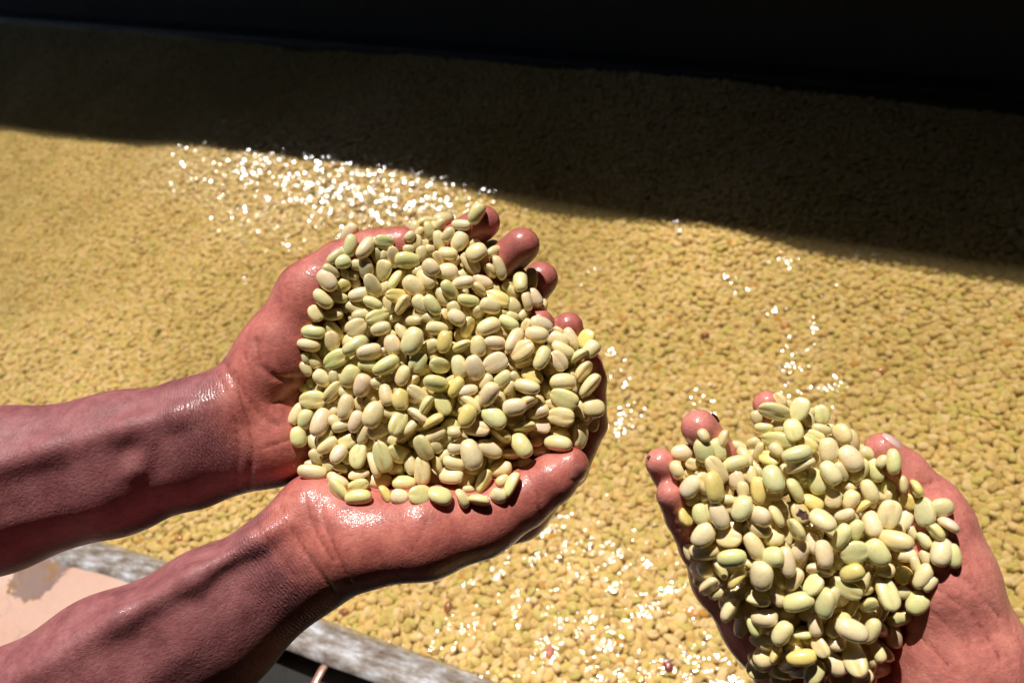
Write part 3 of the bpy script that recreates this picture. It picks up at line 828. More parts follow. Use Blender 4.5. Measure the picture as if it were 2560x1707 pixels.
pw2 = P(745, 1400, 0.385)
ax_l = P(1000, 1250, 0.385) - P(400, 1590, 0.385); ax_l /= np.linalg.norm(ax_l)
bodyL = (
    chain(C(-600, 2080, .37, 200), C(0, 1800, .375, 155), C(260, 1640, .378, 140), C(520, 1500, .384, 118), C(700, 1378, .388, 92)) +
    chain(C(-600, 2240, .39, 200), C(60, 1930, .385, 160), C(320, 1760, .386, 140), C(570, 1600, .390, 112), C(770, 1450, .392, 84)) +
    chain(C(-600, 2160, .41, 170), C(160, 1780, .402, 150), C(560, 1540, .404, 112), C(750, 1410, .402, 92)) +
    chain(C(-600, 2160, .375, 206), C(30, 1865, .379, 158), C(290, 1700, .382, 140), C(545, 1550, .3875, 116), C(735, 1414, .3895, 92)) +
    [(C(700, 1378, .388, 92), C(795, 1285, .392, 92)), (C(795, 1285, .392, 92), C(900, 1240, .400, 84))] +
    # thumb mound and thumb root
    [(C(770, 1430, .392, 90), C(900, 1352, .386, 108)), (C(900, 1352, .386, 108), C(1060, 1330, .384, 106)),
     (C(1060, 1330, .384, 106), C(1200, 1300, .387, 88))] +
    [(C(780, 1400, .40, 95), C(1290, 1270, .428, 80)), (C(790, 1380, .40, 92), C(1330, 1180, .436, 72)),
     (C(800, 1340, .40, 88), C(1300, 1090, .440, 68)), (C(800, 1300, .40, 80), C(1230, 1010, .440, 62))])
digL = [
    [C(1200, 1300, .387, 82), C(1305, 1248, .387, 74), C(1382, 1196, .386, 62), C(1426, 1163, .386, 47)],                # thumb
    [C(1290, 1265, .428, 72), C(1420, 1170, .425, 50), C(1476, 1060, .412, 42), C(1478, 950, .402, 38), C(1470, 912, .400, 37)],   # index
    [C(1330, 1180, .436, 62), C(1435, 1060, .432, 46), C(1440, 920, .414, 42), C(1421, 816, .400, 37)],                   # middle
    [C(1300, 1090, .440, 60), C(1380, 980, .436, 44), C(1368, 870, .412, 38), C(1350, 806, .397, 35)],                    # ring
    [C(1230, 1010, .440, 54), C(1290, 920, .436, 38), C(1290, 860, .430, 33)],                                            # little
]
ridL = [([C(60, 1690, .3524, 20), C(300, 1545, .3580, 18), C(480, 1445, .3634, 15), C(640, 1350, .3698, 11), C(700, 1315, .3738, 8)], 0.009),
        ([C(180, 1840, .3572, 13), C(340, 1705, .3612, 13), C(470, 1610, .3664, 12), C(600, 1510, .3712, 8)], 0.009)]
grL = [([(700, 1262), (735, 1330), (790, 1420), (835, 1480)], 5, 0.0008), ([(760, 1240), (790, 1330), (830, 1400)], 4, 0.0006),
       ([(800, 1255), (812, 1310), (850, 1400), (875, 1455)], 4, 0.0006), ([(1070, 1290), (1055, 1330), (1030, 1375)], 2.5, 0.0004),
       ([(640, 1300), (690, 1370), (740, 1440)], 5, 0.0005), ([(1320, 1190), (1345, 1240), (1350, 1290)], 5, 0.0005)]
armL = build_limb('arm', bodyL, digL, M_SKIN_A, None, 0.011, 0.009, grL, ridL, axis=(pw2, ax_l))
tag(armL, 'nearer arm with the right hand, thumb along the bottom')
for a_ in (armU, armL):
    a_.parent = person_a; a_.matrix_parent_inverse = person_a.matrix_world.inverted()

# ---- the second person: one hand from the lower right
pw3 = P(2300, 2050, 0.345)
ax_r = P(2100, 1400, 0.345) - P(2330, 2150, 0.345); ax_r /= np.linalg.norm(ax_r)
bodyR = (
    chain(C(2480, 3100, .37, 290), C(2330, 2500, .355, 215), C(2260, 2080, .352, 165), C(2230, 1880, .355, 170)) +
    chain(C(2620, 3050, .37, 270), C(2460, 2450, .355, 200), C(2370, 2080, .350, 160), C(2340, 1880, .350, 150)) +
    # thumb side mound
    chain(C(2360, 1900, .350, 160), C(2396, 1640, .342, 152), C(2352, 1440, .338, 118), C(2336, 1310, .336, 84)) +
    # heel and little-finger side
    chain(C(2200, 1900, .356, 160), C(2040, 1720, .358, 120), C(1900, 1560, .358, 84), C(1800, 1450, .356, 62)) +
    [(C(2260, 1820, .366, 150), C(2100, 1400, .380, 85)), (C(2240, 1800, .366, 140), C(2010, 1420, .382, 82)),
     (C(2200, 1780, .366, 130), C(1910, 1450, .378, 78))])
digR = [
    [C(2336, 1310, .336, 80), C(2318, 1255, .335, 68), C(2262, 1180, .334, 54), C(2204, 1124, .333, 43)],                # thumb
    [C(2090, 1390, .380, 74), C(2040, 1230, .366, 56), C(1975, 1100, .352, 46), C(1918, 1012, .344, 37)],                 # index
    [C(2000, 1410, .382, 70), C(1910, 1290, .366, 58), C(1820, 1170, .346, 50), C(1748, 1068, .334, 46)],                 # middle
    [C(1905, 1450, .378, 66), C(1800, 1370, .364, 52), C(1706, 1250, .346, 43), C(1650, 1157, .337, 38)],                 # ring
    [C(1800, 1455, .356, 58), C(1745, 1370, .348, 46), C(1702, 1295, .340, 38), C(1673, 1237, .334, 34)],                 # little
]
grR = [([(2290, 1225), (2330, 1205), (2352, 1200)], 3, 0.0006), ([(2240, 1390), (2330, 1405), (2420, 1450), (2500, 1540)], 3, 0.0005),
       ([(2230, 1430), (2330, 1460), (2430, 1530), (2510, 1660)], 3, 0.0004), ([(2240, 1500), (2330, 1530), (2430, 1620)], 3, 0.0004),
       ([(2200, 1560), (2300, 1590), (2390, 1680)], 3, 0.0004), ([(1655, 1325), (1700, 1318), (1745, 1300)], 3, 0.0005)]
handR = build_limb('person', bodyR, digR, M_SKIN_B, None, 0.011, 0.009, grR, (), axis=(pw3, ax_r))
tag(handR, 'person holding out one lighter open hand heaped with beans, thumb at the right', 'person')

SKINS = []
for o_ in (armU, armL, handR):
    me = o_.data
    SKINS.append(BVHTree.FromPolygons([Vector(v.co) for v in me.vertices], [tuple(p.vertices) for p in me.polygons]))
def skin_depth(x, y):
    r = ray(x, y); L = np.linalg.norm(r); best = 1e9
    for t_ in SKINS:
        hit = t_.ray_cast(Vector(CAM), Vector(r / L))
        if hit[0] is not None: best = min(best, hit[3] / L)
    return best

# nails: curved plates lying on the fingertip
def nail(name, tree, cx, cy, ux, uy, vx, vy, mat, parent, lab, nrm_bias=0.0005):
    n_ = 13; vs = []; ok = True
    for i in range(n_):
        for j in range(n_):
            u = (i / (n_ - 1) - .5) * 2; v = (j / (n_ - 1) - .5) * 2
            # rounded-rectangle outline
            uu_ = u * math.sqrt(1 - 0.28 * v * v); vv_ = v * math.sqrt(1 - 0.28 * u * u)
            x = cx + ux * uu_ + vx * vv_; y = cy + uy * uu_ + vy * vv_
            r = ray(x, y); L = np.linalg.norm(r)
            hit = tree.ray_cast(Vector(CAM), Vector(r / L))
            if hit[0] is None:
                vs.append(None)
            else:
                e_ = 1 - max(abs(u), abs(v)) ** 4
                vs.append(np.array(hit[0]) + np.array(hit[1]) * (nrm_bias * e_ - 0.0001))
    fs = []
    for i in range(n_ - 1):
        for j in range(n_ - 1):
            q = [i * n_ + j, (i + 1) * n_ + j, (i + 1) * n_ + j + 1, i * n_ + j + 1]
            if all(vs[k] is not None for k in q): fs.append(q)
    idx = {}; V2 = []
    for f in fs:
        for k in f:
            if k not in idx: idx[k] = len(V2); V2.append(vs[k])
    o = mesh_obj(name, V2, [[idx[k] for k in f] for f in fs], mat)
    if parent is not None:
        o.parent = parent; o.matrix_parent_inverse = parent.matrix_world.inverted()
    tag(o, lab)
    return o
bpy.context.view_layer.update()
nail('fingernail', SKINS[1], 1447, 1182, 10, -22, 20, 6, M_NAIL, armL, 'thumbnail seen from its edge')
nail('fingernail', SKINS[2], 2229, 1098, 24, 20, 5, -8, M_NAIL_P, handR, 'pale thumbnail along the outer edge')

def fleck(x, y, lx, ly, w, lab):
    d = skin_depth(x, y)
    if d > 1: d = 0.335
    c = P(x, y, d - 0.0006); a = P(x + lx, y + ly, d - 0.0004) - c; L = np.linalg.norm(a); a /= L
    b = np.cross(a, ray(x, y)); b /= np.linalg.norm(b); n3 = np.cross(a, b)
    vs = []; r_ = np.random.RandomState(int(x))
    for i in range(7):
        s_ = (i / 6 - .5) * 2
        ww = w * d / F * (0.75 + 0.5 * r_.rand()) * (1 - 0.3 * abs(s_) ** 3)
        for sgn, h in ((-1, 0), (0, 1), (1, 0), (0, -1)):
            vs.append(c + a * L * s_ + b * ww * sgn + n3 * 0.0004 * h)
    fs = [(4 * i + j, 4 * i + (j + 1) % 4, 4 * i + 4 + (j + 1) % 4, 4 * i + 4 + j) for i in range(6) for j in range(4)]
    fs += [(0, 1, 2, 3), (27, 26, 25, 24)]
    o = mesh_obj('husk_fragment', vs, fs, M_HUSK, smooth=False); tag(o, lab, 'husk', 'black husk fragments')
    return o
fleck(1790, 1044, 8, 11, 4, 'black strip of husk on the right side of the middle fingertip')
fleck(1622, 1143, 4, -3, 4, 'tiny black husk speck on the tip of the ring finger')
# ------------------------------------------------------------------ beans in the hands
# each row: x, y, angle, length, width, side (b rounded back, g grooved face, s on edge), colour, tier
Q1 = '''700 440 -60 280 190 b i 0;705 600 -80 300 165 b g 1;905 625 -52 300 165 b c 1;1155 545 10 245 175 g g 1;510 745 -42 260 125 b y 0;615 815 -20 210 195 b g 1;1055 730 70 210 120 g c 0;1145 720 -80 160 110 b c -1;1280 750 80 270 160 g i 0;1455 790 5 320 215 b g 1;1470 640 0 150 110 b g 0;1565 550 85 190 160 g y 0;1490 480 -45 160 130 b g -1;1610 440 -60 190 120 b c -1;1725 405 75 250 165 s g 1;1870 330 -50 200 125 b i 0;1870 530 80 260 150 b c 0;1990 455 -55 210 150 b i 1;1640 700 85 210 150 b c 0;1775 640 -10 180 150 b g -1;1985 700 10 250 170 b c 0;1860 760 60 190 120 g i 0;1765 885 50 240 210 b i 1;1985 950 0 270 220 b i 0;1700 1030 35 270 185 b c 0;1600 930 -20 180 130 b g -1;460 930 35 240 110 b g 0;410 1050 50 300 215 b i 0;610 1110 -25 205 180 b y 1;800 850 20 170 140 b i -1;910 900 80 290 190 b c 1;745 980 10 160 150 b g -1;640 970 60 150 110 b c -1;785 1100 85 170 120 b g 0;1135 920 -75 270 210 g c 1;1010 1120 60 320 185 g i 1;1300 1060 -60 280 180 s g 0;1540 1130 45 320 220 b c 1;355 1290 45 300 170 b c 1;550 1275 10 250 145 b g 1;820 1235 -15 270 170 b i 1;1000 1350 25 260 140 b g 1;1330 1260 10 300 170 g y 0;1400 1370 -60 280 150 s c 1;1220 1370 75 250 150 b y -1;1640 1370 50 280 185 b c 1;1780 1370 55 290 165 b g 1;1740 1210 60 190 120 b i -1;1930 1260 60 280 170 b c 0;2010 1180 55 290 150 b g 1;260 1480 60 220 170 g c 0;485 1495 -10 270 175 b c 1;650 1400 60 170 120 b c -1;780 1410 20 280 150 b g 0;870 1500 -10 280 150 b g 0;1065 1520 -20 300 165 g g 1;1290 1540 -15 200 110 b g -1;1960 1490 80 150 150 g c 0;1760 1530 0 260 110 b g 0'''
Q2 = '''375 180 -65 290 185 b g 2;170 325 5 240 130 b c 2;150 540 -55 270 200 b c 0;330 580 -40 200 130 b y -1;370 685 -35 280 225 b c 2;595 670 -30 190 125 b g 1;290 830 50 320 165 g c 1;70 800 -50 200 150 b g -1;550 930 60 210 175 s y 0;650 890 70 320 165 s c 0;460 800 -60 180 120 b c -1;455 1060 35 280 140 b i 0;200 1080 -10 290 160 b i 1;400 1170 45 220 140 s y 1;265 1310 10 280 145 b g 1;620 1290 20 370 185 g y 0;550 1390 20 270 195 b c 1;850 1380 50 220 185 b i 0;620 1160 25 230 140 b i -1;950 1050 88 280 135 b g 2;1090 1040 -88 290 145 b y 2;810 1190 45 260 130 b g 0;800 1080 20 200 120 b g -1;1020 1320 75 270 170 s i 1;1140 1270 60 260 165 b i 0;250 1440 70 200 140 g i 0;80 1420 60 200 165 b y 1;110 1540 30 250 185 b i 1;980 1500 -50 150 115 b y 0;840 1520 20 180 120 b i 0'''
Q3 = '''330 265 5 300 180 b g 1;600 250 45 300 165 b g 0;570 380 80 250 185 g c 1;275 425 8 300 155 b c 1;890 200 -30 280 230 g c 1;1210 215 -15 260 170 b i 1;880 440 -35 360 175 b g 1;1060 520 -12 320 220 b i 1;1370 430 75 270 205 b i 1;1350 290 30 150 110 b c -1;1490 260 60 240 140 b g 0;1620 380 -70 370 265 b g 2;1830 120 8 280 175 b g 1;1640 110 0 200 125 b i 0;1950 220 10 290 170 b c 1;2040 390 -80 290 185 b y 1;1880 440 -40 200 170 b c 0;630 620 -25 330 215 g g 1;340 630 60 230 150 b c 1;230 600 80 160 100 b c -1;235 740 60 210 130 b c 0;445 860 40 250 185 b i 1;300 920 60 160 120 b c -1;600 840 80 180 120 b y 0;810 840 -60 300 235 b g 1;1060 710 10 290 150 b g 0;1280 695 -30 370 150 b g 2;970 960 -70 300 215 b i 1;1180 920 -10 200 140 b y 1;1500 830 -70 270 185 b c 1;1700 650 -60 280 200 g g 1;1640 910 -50 200 150 s y 0;1990 690 10 260 195 g g 0;1310 850 10 230 150 b i -1;580 1045 -45 310 175 g c 1;320 1150 0 330 220 g g 1;220 1000 40 180 120 b c 0;395 1000 -30 150 110 b g -1;765 1050 10 200 150 b c 0;750 1240 -80 330 200 b c 1;1290 1080 75 290 170 b i 1;1480 1140 -85 290 215 b y 1;1400 1000 60 160 110 b i -1;1700 1060 35 300 150 g c 0;1820 1230 -60 280 200 s g 1;1930 920 20 310 240 b g 1;2010 1190 60 330 185 g g 0;1100 1070 60 220 150 g y 0;930 1200 80 180 170 b i 0;1050 1190 -60 200 130 b i 0;1120 1340 -65 350 245 b c 2;885 1430 -70 290 180 b i 1;1350 1310 10 230 175 b c 0;1690 1370 40 310 165 s i 1;590 1270 75 170 120 b c -1;230 1400 -75 260 190 b g 1;110 1330 -65 300 130 b c 0;420 1440 -70 370 225 b i 1;610 1430 45 190 150 b i 0;700 1490 -15 250 140 b c 0;1440 1450 -65 320 205 g g 2;1620 1500 -45 280 120 s c 0;1900 1440 -30 300 200 s y 0'''
Q4 = '''260 200 -70 280 165 s c 0;530 195 -25 310 205 b c 1;700 260 15 240 120 g g 0;410 130 30 160 110 b i -1;790 130 30 280 150 b g 0;1220 165 20 290 190 b i 1;1160 290 10 300 200 b c 2;1020 170 -70 180 120 g g 0;860 370 -60 330 190 b i 1;610 400 10 270 180 b i 1;390 450 85 280 200 b c 1;190 455 -25 260 215 s g 1;970 505 -35 330 225 g c 2;1220 600 -65 310 185 b g 1;1430 370 20 300 200 b c 0;1610 340 65 290 150 b i 0;1440 240 30 140 90 b c -1;1500 490 30 310 160 b c 1;1800 350 -60 260 195 g y 1;1870 490 -50 250 200 b c 1;1720 580 -35 270 195 s g 1;1440 640 50 280 200 g i 1;1000 650 -15 260 160 s c 0;1160 490 50 180 130 b y -1;1780 780 -60 300 205 s c 1;140 720 75 310 195 b c 0;355 725 70 320 230 b i 1;620 665 -30 320 240 g i 1;840 720 10 180 120 b y -1;490 910 -60 230 170 b i 0;710 870 -40 260 185 b g 0;870 850 60 150 120 b g -1;1100 830 30 290 180 g y 0;1035 970 15 330 170 b c 1;1500 920 -5 340 210 b c 1;1865 975 -50 370 225 s c 2;1295 1040 70 180 120 b c -1;1520 1130 25 380 235 g g 2;1905 1255 0 280 235 b c 2;1760 1290 70 280 150 b c 0;100 980 -60 280 155 b y 0;260 1030 -15 260 140 b i 1;800 980 -60 220 150 b g -1;540 1080 -65 330 215 b i 2;680 1180 80 280 170 b i 0;1040 1190 -30 270 235 s y 1;1190 1140 60 170 120 b i -1;870 1240 -10 310 215 b i 2;270 1210 40 340 165 s c 0;240 1360 -70 300 215 b y 1;600 1380 40 350 235 b g 2;880 1400 -10 260 150 g y 1;1170 1310 -20 300 160 b i 0;1475 1370 10 340 225 g c 2;1200 1480 10 280 180 g i 1;1460 1520 -20 260 150 b g -1;1000 1510 -10 300 160 s g 1;370 1520 8 340 195 g i 1;90 1560 0 200 180 b c 1;1370 1210 10 180 100 g y -1'''
Q5 = '''140 480 85 270 200 b g 1;500 470 -50 300 120 b g 0;520 590 -35 300 170 b c 1;330 520 60 280 130 b g 0;660 710 -60 250 190 b i 2;775 540 -20 230 180 g g 0;975 450 -80 260 145 b i 0;920 730 -80 310 220 g g 1;780 740 -80 200 140 b y 0;375 740 50 230 150 b c 0;480 740 10 160 110 b i -1;1230 740 75 400 225 g g 2;1110 850 70 330 165 s i 1;1440 700 20 290 215 g g 1;1180 400 -20 280 200 b i -1;1360 530 20 220 120 b i -1;1560 450 -35 300 150 s y 0;1775 620 60 340 215 g g 2;1930 450 -25 270 150 b c 0;1940 600 60 190 150 b i -1;320 940 10 380 205 b i 2;330 840 0 230 110 b c 0;520 860 70 180 130 b y 0;680 900 20 200 170 s c 1;930 980 -10 270 140 s i 1;650 1050 35 300 150 b c 0;650 1170 50 320 185 s g 2;910 1130 -20 280 170 g g 0;920 1275 -8 340 185 b g 2;1180 1050 -5 350 150 b c 0;1400 890 -10 200 150 b c -1;1260 1240 60 260 155 s y 1;1460 1260 10 230 185 b i 1;1520 1080 0 310 190 b g 2;1745 920 88 370 205 g c 2;1600 830 80 280 150 b c 0;1940 840 70 220 130 s c 1;1720 1230 0 270 240 g g 1;1985 1245 20 320 290 b g 2'''
Q6 = '''175 440 0 240 210 b c 1;240 600 -20 280 185 b i 0;405 710 70 400 255 b i 3;650 640 25 340 195 b i 1;1070 590 55 340 225 b g 3;930 710 0 230 140 s y 1;1270 540 -10 170 130 b g -1;1320 660 -15 220 150 b i 0;1545 570 5 350 180 b c 3;1590 440 10 220 90 b c 0;1840 470 -80 320 215 s c 1;2000 310 -80 200 150 b g -1;1120 830 10 210 160 b i 1;60 720 -50 180 130 b c 0;190 820 15 300 175 b c 1;150 990 5 300 225 b c 2;350 1050 -50 240 190 g g 0;590 1070 -65 320 210 s g 2;790 900 -15 290 185 b i 1;820 1050 -30 190 140 b c 0;955 1110 -65 330 155 s g 2;765 1250 30 220 200 b i 1;510 1320 10 280 165 s g 1;280 1290 60 260 165 s c 2;380 1160 0 170 90 b g -1;790 460 30 270 215 s y 1;450 900 0 200 150 b i -1'''
# the single hand
R1 = '''1540 360 15 400 230 g g 3;1875 330 -70 330 240 g g 3;1620 200 50 210 150 g y 0;1720 270 0 180 130 b i -1;1310 440 70 200 150 b c -1;1410 560 0 250 150 b g 1;1600 565 0 220 150 b i 0;1790 600 70 300 240 g g 2;1600 735 10 430 160 g g 1;1290 760 -20 220 170 b c 0;1990 480 70 200 150 b c 0;1360 890 -75 270 150 s g 0;1570 860 40 210 150 b c 1;1480 970 20 260 190 g y 0;1840 910 -15 400 190 b g 3;1890 1070 -22 400 170 s c 2;1980 790 30 280 180 g y 1;885 720 -70 260 220 s y 1;620 670 50 180 140 b y 0;340 890 0 290 210 b i 1;620 860 70 320 250 b g 2;810 850 65 310 180 b g 1;1090 820 20 240 130 b i 0;1160 950 55 280 160 b i 0;1040 1040 -15 350 190 b g 2;790 1120 55 390 200 g c 2;275 1120 60 250 240 b c 1;480 1040 20 190 150 g y 0;620 1050 30 180 120 b c -1;330 1230 60 150 110 b y -1;450 1340 -50 320 250 b i 2;450 1170 0 180 120 b i -1;590 1160 0 180 120 b c -1;750 1350 80 420 280 b y 2;1050 1240 80 280 220 b i 0;1130 1380 80 230 160 b i 0;960 1390 80 160 120 b i -1;1240 1190 80 250 150 b c 0;1340 1150 60 160 110 b i -1;1340 1390 85 370 190 b y 1;1540 1240 70 380 260 b g 3;1700 1150 60 250 120 s y 0;1810 1390 60 330 240 s g 1;1160 1520 10 200 130 b g 1;940 1510 0 200 130 b i 1;500 1490 -40 260 160 b g 0;780 1550 0 160 110 b i 0;1880 1200 0 180 120 b c -1;1540 1470 0 200 120 b g -1'''
R2 = '''170 400 80 260 210 g g 1;170 590 10 280 140 b i 1;440 660 60 290 240 b c 1;300 570 0 120 100 b y -1;260 870 80 350 250 b c 1;80 680 20 280 150 g g 0;560 970 60 370 280 b i 3;290 1160 55 340 230 b i 3;430 1140 60 260 150 b c 0;650 1130 -60 370 220 b g 0;880 1110 70 350 200 b g 2;770 900 20 200 160 b g 0;970 1010 -60 190 140 b c 1;1110 1010 85 340 170 b g 2;110 1270 70 350 220 b g -1;520 1340 20 190 130 b y 0;800 1400 65 320 200 b c 1;1050 1340 -70 220 190 b g 0;1230 1310 85 240 150 s g 1;1400 1370 60 240 170 s y 0;900 1370 80 220 100 b y -1'''
R3 = '''380 340 80 290 210 b g 1;190 375 80 240 200 g y 0;620 350 65 370 240 b i 2;730 190 60 220 200 b i 0;910 270 -60 340 250 b g 2;1155 370 20 280 260 b i 2;1360 370 60 310 190 s g 1;1140 520 30 340 200 b c 1;400 610 -50 360 270 b i 2;740 640 5 330 250 g c 1;1320 640 0 290 220 b c 0;1070 750 60 400 220 b c 1;1610 540 60 310 230 s g 2;1830 190 30 300 200 b y 0;1680 320 60 280 220 g d 1;1970 420 35 360 260 b c 3;780 910 -8 390 270 b g 3;430 810 -5 420 180 b c 0;230 840 70 230 150 b y -1;440 1050 70 260 210 b c -1;620 1080 60 260 170 s g 0;860 1190 -50 330 240 s y 2;1170 1140 -80 370 310 b i 2;1320 900 0 280 270 b g 2;1500 960 80 400 200 b i 1;1670 820 -60 300 210 b i 0;1850 720 75 290 170 b i 0;1980 860 80 370 230 b i 3;1930 1080 10 330 130 s i 1;490 1290 -35 290 190 s i 1;600 1370 -20 250 160 b c 0;1590 1190 -60 320 200 g c 1;1840 1260 -50 310 230 g g 2;1650 1480 -15 420 240 b g 2;1390 1400 70 300 200 b i 0;1120 1440 10 330 210 g c 1;1030 1000 20 180 120 b g -1;1430 250 20 180 110 b i -1;1870 520 20 170 110 b c -1;780 1400 -40 170 100 b c -1'''
R4 = '''110 130 80 260 220 g c 1;350 150 -60 270 200 b c 1;520 240 -35 280 150 s y 1;270 350 -20 270 150 b i 1;600 130 70 280 150 b c 0;840 110 -80 180 140 b c 0;860 340 -75 380 280 g c 3;620 470 70 360 240 b i 1;1060 400 -75 320 190 b i 0;1310 310 80 380 270 g g 3;1110 170 30 250 190 g y 1;1550 250 -10 270 240 b g 1;1620 490 30 280 200 s i 1;1440 570 50 290 190 s g 1;1550 560 60 180 90 b y -1;930 680 15 460 260 b c 3;1310 680 50 240 150 b g 0;1150 580 60 200 120 b y -1;230 630 -60 360 180 b g 2;410 540 -80 280 200 b g 1;400 840 -10 370 290 g g 2;700 840 55 370 280 b g 3;1050 870 0 320 130 b c -1;1190 990 70 240 110 b g -1;1530 830 -75 380 260 b i 3;1690 880 80 320 130 b g 0;1320 900 70 200 130 b c 0;1290 1150 -55 370 200 b c 2;370 1110 -20 320 220 b y 2;280 1310 25 440 170 g g 1;570 1180 -75 350 180 s c 0;790 1060 0 260 200 b i 0;1040 1140 -50 240 230 b y 1;830 1380 68 440 260 g g 3;1040 1360 -30 190 160 b i 1;1210 1500 -60 320 260 b g 2;80 1430 -70 320 240 b g 1;590 1530 -20 250 180 g g 1;1390 1250 -50 250 130 b i -1'''
R5 = '''145 620 -60 350 260 s c 2;270 830 -80 280 190 b c 0;450 830 70 260 180 b g 1;580 710 5 340 230 b i 1;820 920 -60 350 230 b c 2;560 1030 20 340 200 g c 0;1070 950 0 260 190 s g 0;1240 800 80 310 190 b i 0;1550 810 -45 400 200 b y 1;1720 870 25 430 280 b i 3;1970 880 -65 360 200 b g 1;1380 520 -75 380 290 b g 1;1520 1040 10 240 200 b i 1;1310 1090 60 300 200 g g 2;1060 1230 -8 390 200 b y 2;750 1210 -60 260 210 s y 1;520 1370 -8 350 270 g c 2;800 1470 -50 330 240 g c 2;1230 1420 -60 340 250 g g 1;1520 1320 40 290 270 b i 1;1770 1260 70 430 290 g g 3;1850 1490 -20 300 220 b i 1;1240 1540 0 280 200 b i 2;1540 1540 0 220 120 b c 1;1970 1240 60 220 130 b i 0;2060 1170 60 260 170 b c 1;960 1120 -20 220 120 b i -1;1030 1420 10 220 150 b i -1;880 670 0 200 120 b i -1;1950 620 -60 300 230 g y 1'''
ZS = 400.0 / 2091.0
def rows(s, ox, oy, hand):
    out = []
    for r in s.replace('\n', '').split(';'):
        f = r.split()
        out.append((ox + float(f[0]) * ZS, oy + float(f[1]) * ZS, float(f[2]), float(f[3]) * ZS, float(f[4]) * ZS, f[5], f[6], int(f[7]), hand))
    return out
BEANS = rows(Q1, 740, 500, 0) + rows(Q2, 1120, 500, 0) + rows(Q3, 720, 780, 0) + rows(Q4, 1120, 780, 0) + rows(Q5, 720, 1000, 0) + rows(Q6, 1100, 1000, 0)
BEANS += rows(R1, 1640, 960, 1) + rows(R2, 2020, 960, 1) + rows(R3, 1680, 1220, 1) + rows(R4, 2060, 1220, 1) + rows(R5, 1800, 1407, 1)
# ---- settle them: on the skin at the rim, on each other in the middle
def dedupe(bs):
    keep = []
    for b in bs:
        if all(math.hypot(b[0] - k[0], b[1] - k[1]) > 13 or k[8] != b[8] for k in keep): keep.append(b)
    return keep
BEANS = dedupe(BEANS)
OUT = [np.array([(780, 610), (830, 570), (960, 560), (1090, 520), (1250, 500), (1260, 600), (1330, 680), (1385, 745), (1440, 800), (1500, 850), (1512, 930), (1508, 1040), (1460, 1130), (1350, 1140), (1290, 1210), (1260, 1260), (1170, 1275), (1090, 1268), (880, 1262), (820, 1235), (750, 1195), (760, 1120), (727, 1100), (728, 1020), (755, 960), (745, 870), (790, 760), (800, 690)]),
       np.array([(1690, 1120), (1760, 1085), (1860, 1110), (1880, 1040), (1930, 990), (2030, 990), (2080, 1040), (2140, 1080), (2190, 1130), (2250, 1120), (2260, 1190), (2310, 1210), (2380, 1250), (2400, 1330), (2390, 1410), (2340, 1450), (2330, 1530), (2310, 1600), (2230, 1640), (2230, 1720), (1990, 1720), (1860, 1670), (1870, 1600), (1790, 1520), (1730, 1470), (1700, 1380), (1690, 1300), (1670, 1200)])]
def edge_dist(poly, x, y):
    d = 1e9; ins = False; n = len(poly)
    for i in range(n):
        (xa, ya), (xb, yb) = poly[i], poly[(i + 1) % n]
        h = max(0, min(1, ((x - xa) * (xb - xa) + (y - ya) * (yb - ya)) / ((xb - xa) ** 2 + (yb - ya) ** 2)))
        d = min(d, math.hypot(x - xa - h * (xb - xa), y - ya - h * (yb - ya)))
        if (ya > y) != (yb > y) and x < (xb - xa) * (y - ya) / (yb - ya) + xa: ins = not ins
    return d if ins else -d
def pile_depth(x, y, hand):
    e = max(0.0, edge_dist(OUT[hand], x, y))
    if hand == 0:
        return 0.4005 - 0.000012 * (y - 560) - 0.013 * (1 - math.exp(-e / 95)) - 0.004 * math.exp(-((x - 1150) ** 2 + (y - 1050) ** 2) / 150 ** 2)
    return 0.341 - 0.000010 * (y - 1000) - 0.017 * (1 - math.exp(-e / 110))

CL = {'c': (0.84, 0.70, 0.38), 'g': (0.73, 0.70, 0.33), 'i': (0.86, 0.68, 0.44), 'y': (0.80, 0.65, 0.21), 'd': (0.70, 0.52, 0.22)}
items = []                                   # x, y, depth, angle, L(m), W(m), side, colour, tier, hand, listed
for (x, y, ang, L, Wd, sd, cc, tr, hd) in BEANS:
    tr_ = tr
    d = pile_depth(x, y, hd) - (tr_ * 0.0022 if tr_ > 0 else tr_ * 0.0028)
    sk = skin_depth(x, y)
    th = Wd * 0.52 * d / F * (0.55 if sd != 's' else 0.75)
    e = edge_dist(OUT[hd], x, y)
    if sk < 1:
        d = min(d, sk - th * 0.75)
        if e < 34 and sk - d < 0.022: d = max(d, sk - th * 0.9 - (0.002 if tr_ >= 1 else 0)) if e < 18 else d
    # length drawn is foreshortened a little; keep real proportions
    items.append([x, y, d, ang, (1.05, 1.0)[hd] * L * d / F, (1.10, 1.05)[hd] * Wd * d / F, sd, cc, tr_, hd, True])
nl_ = len(items)
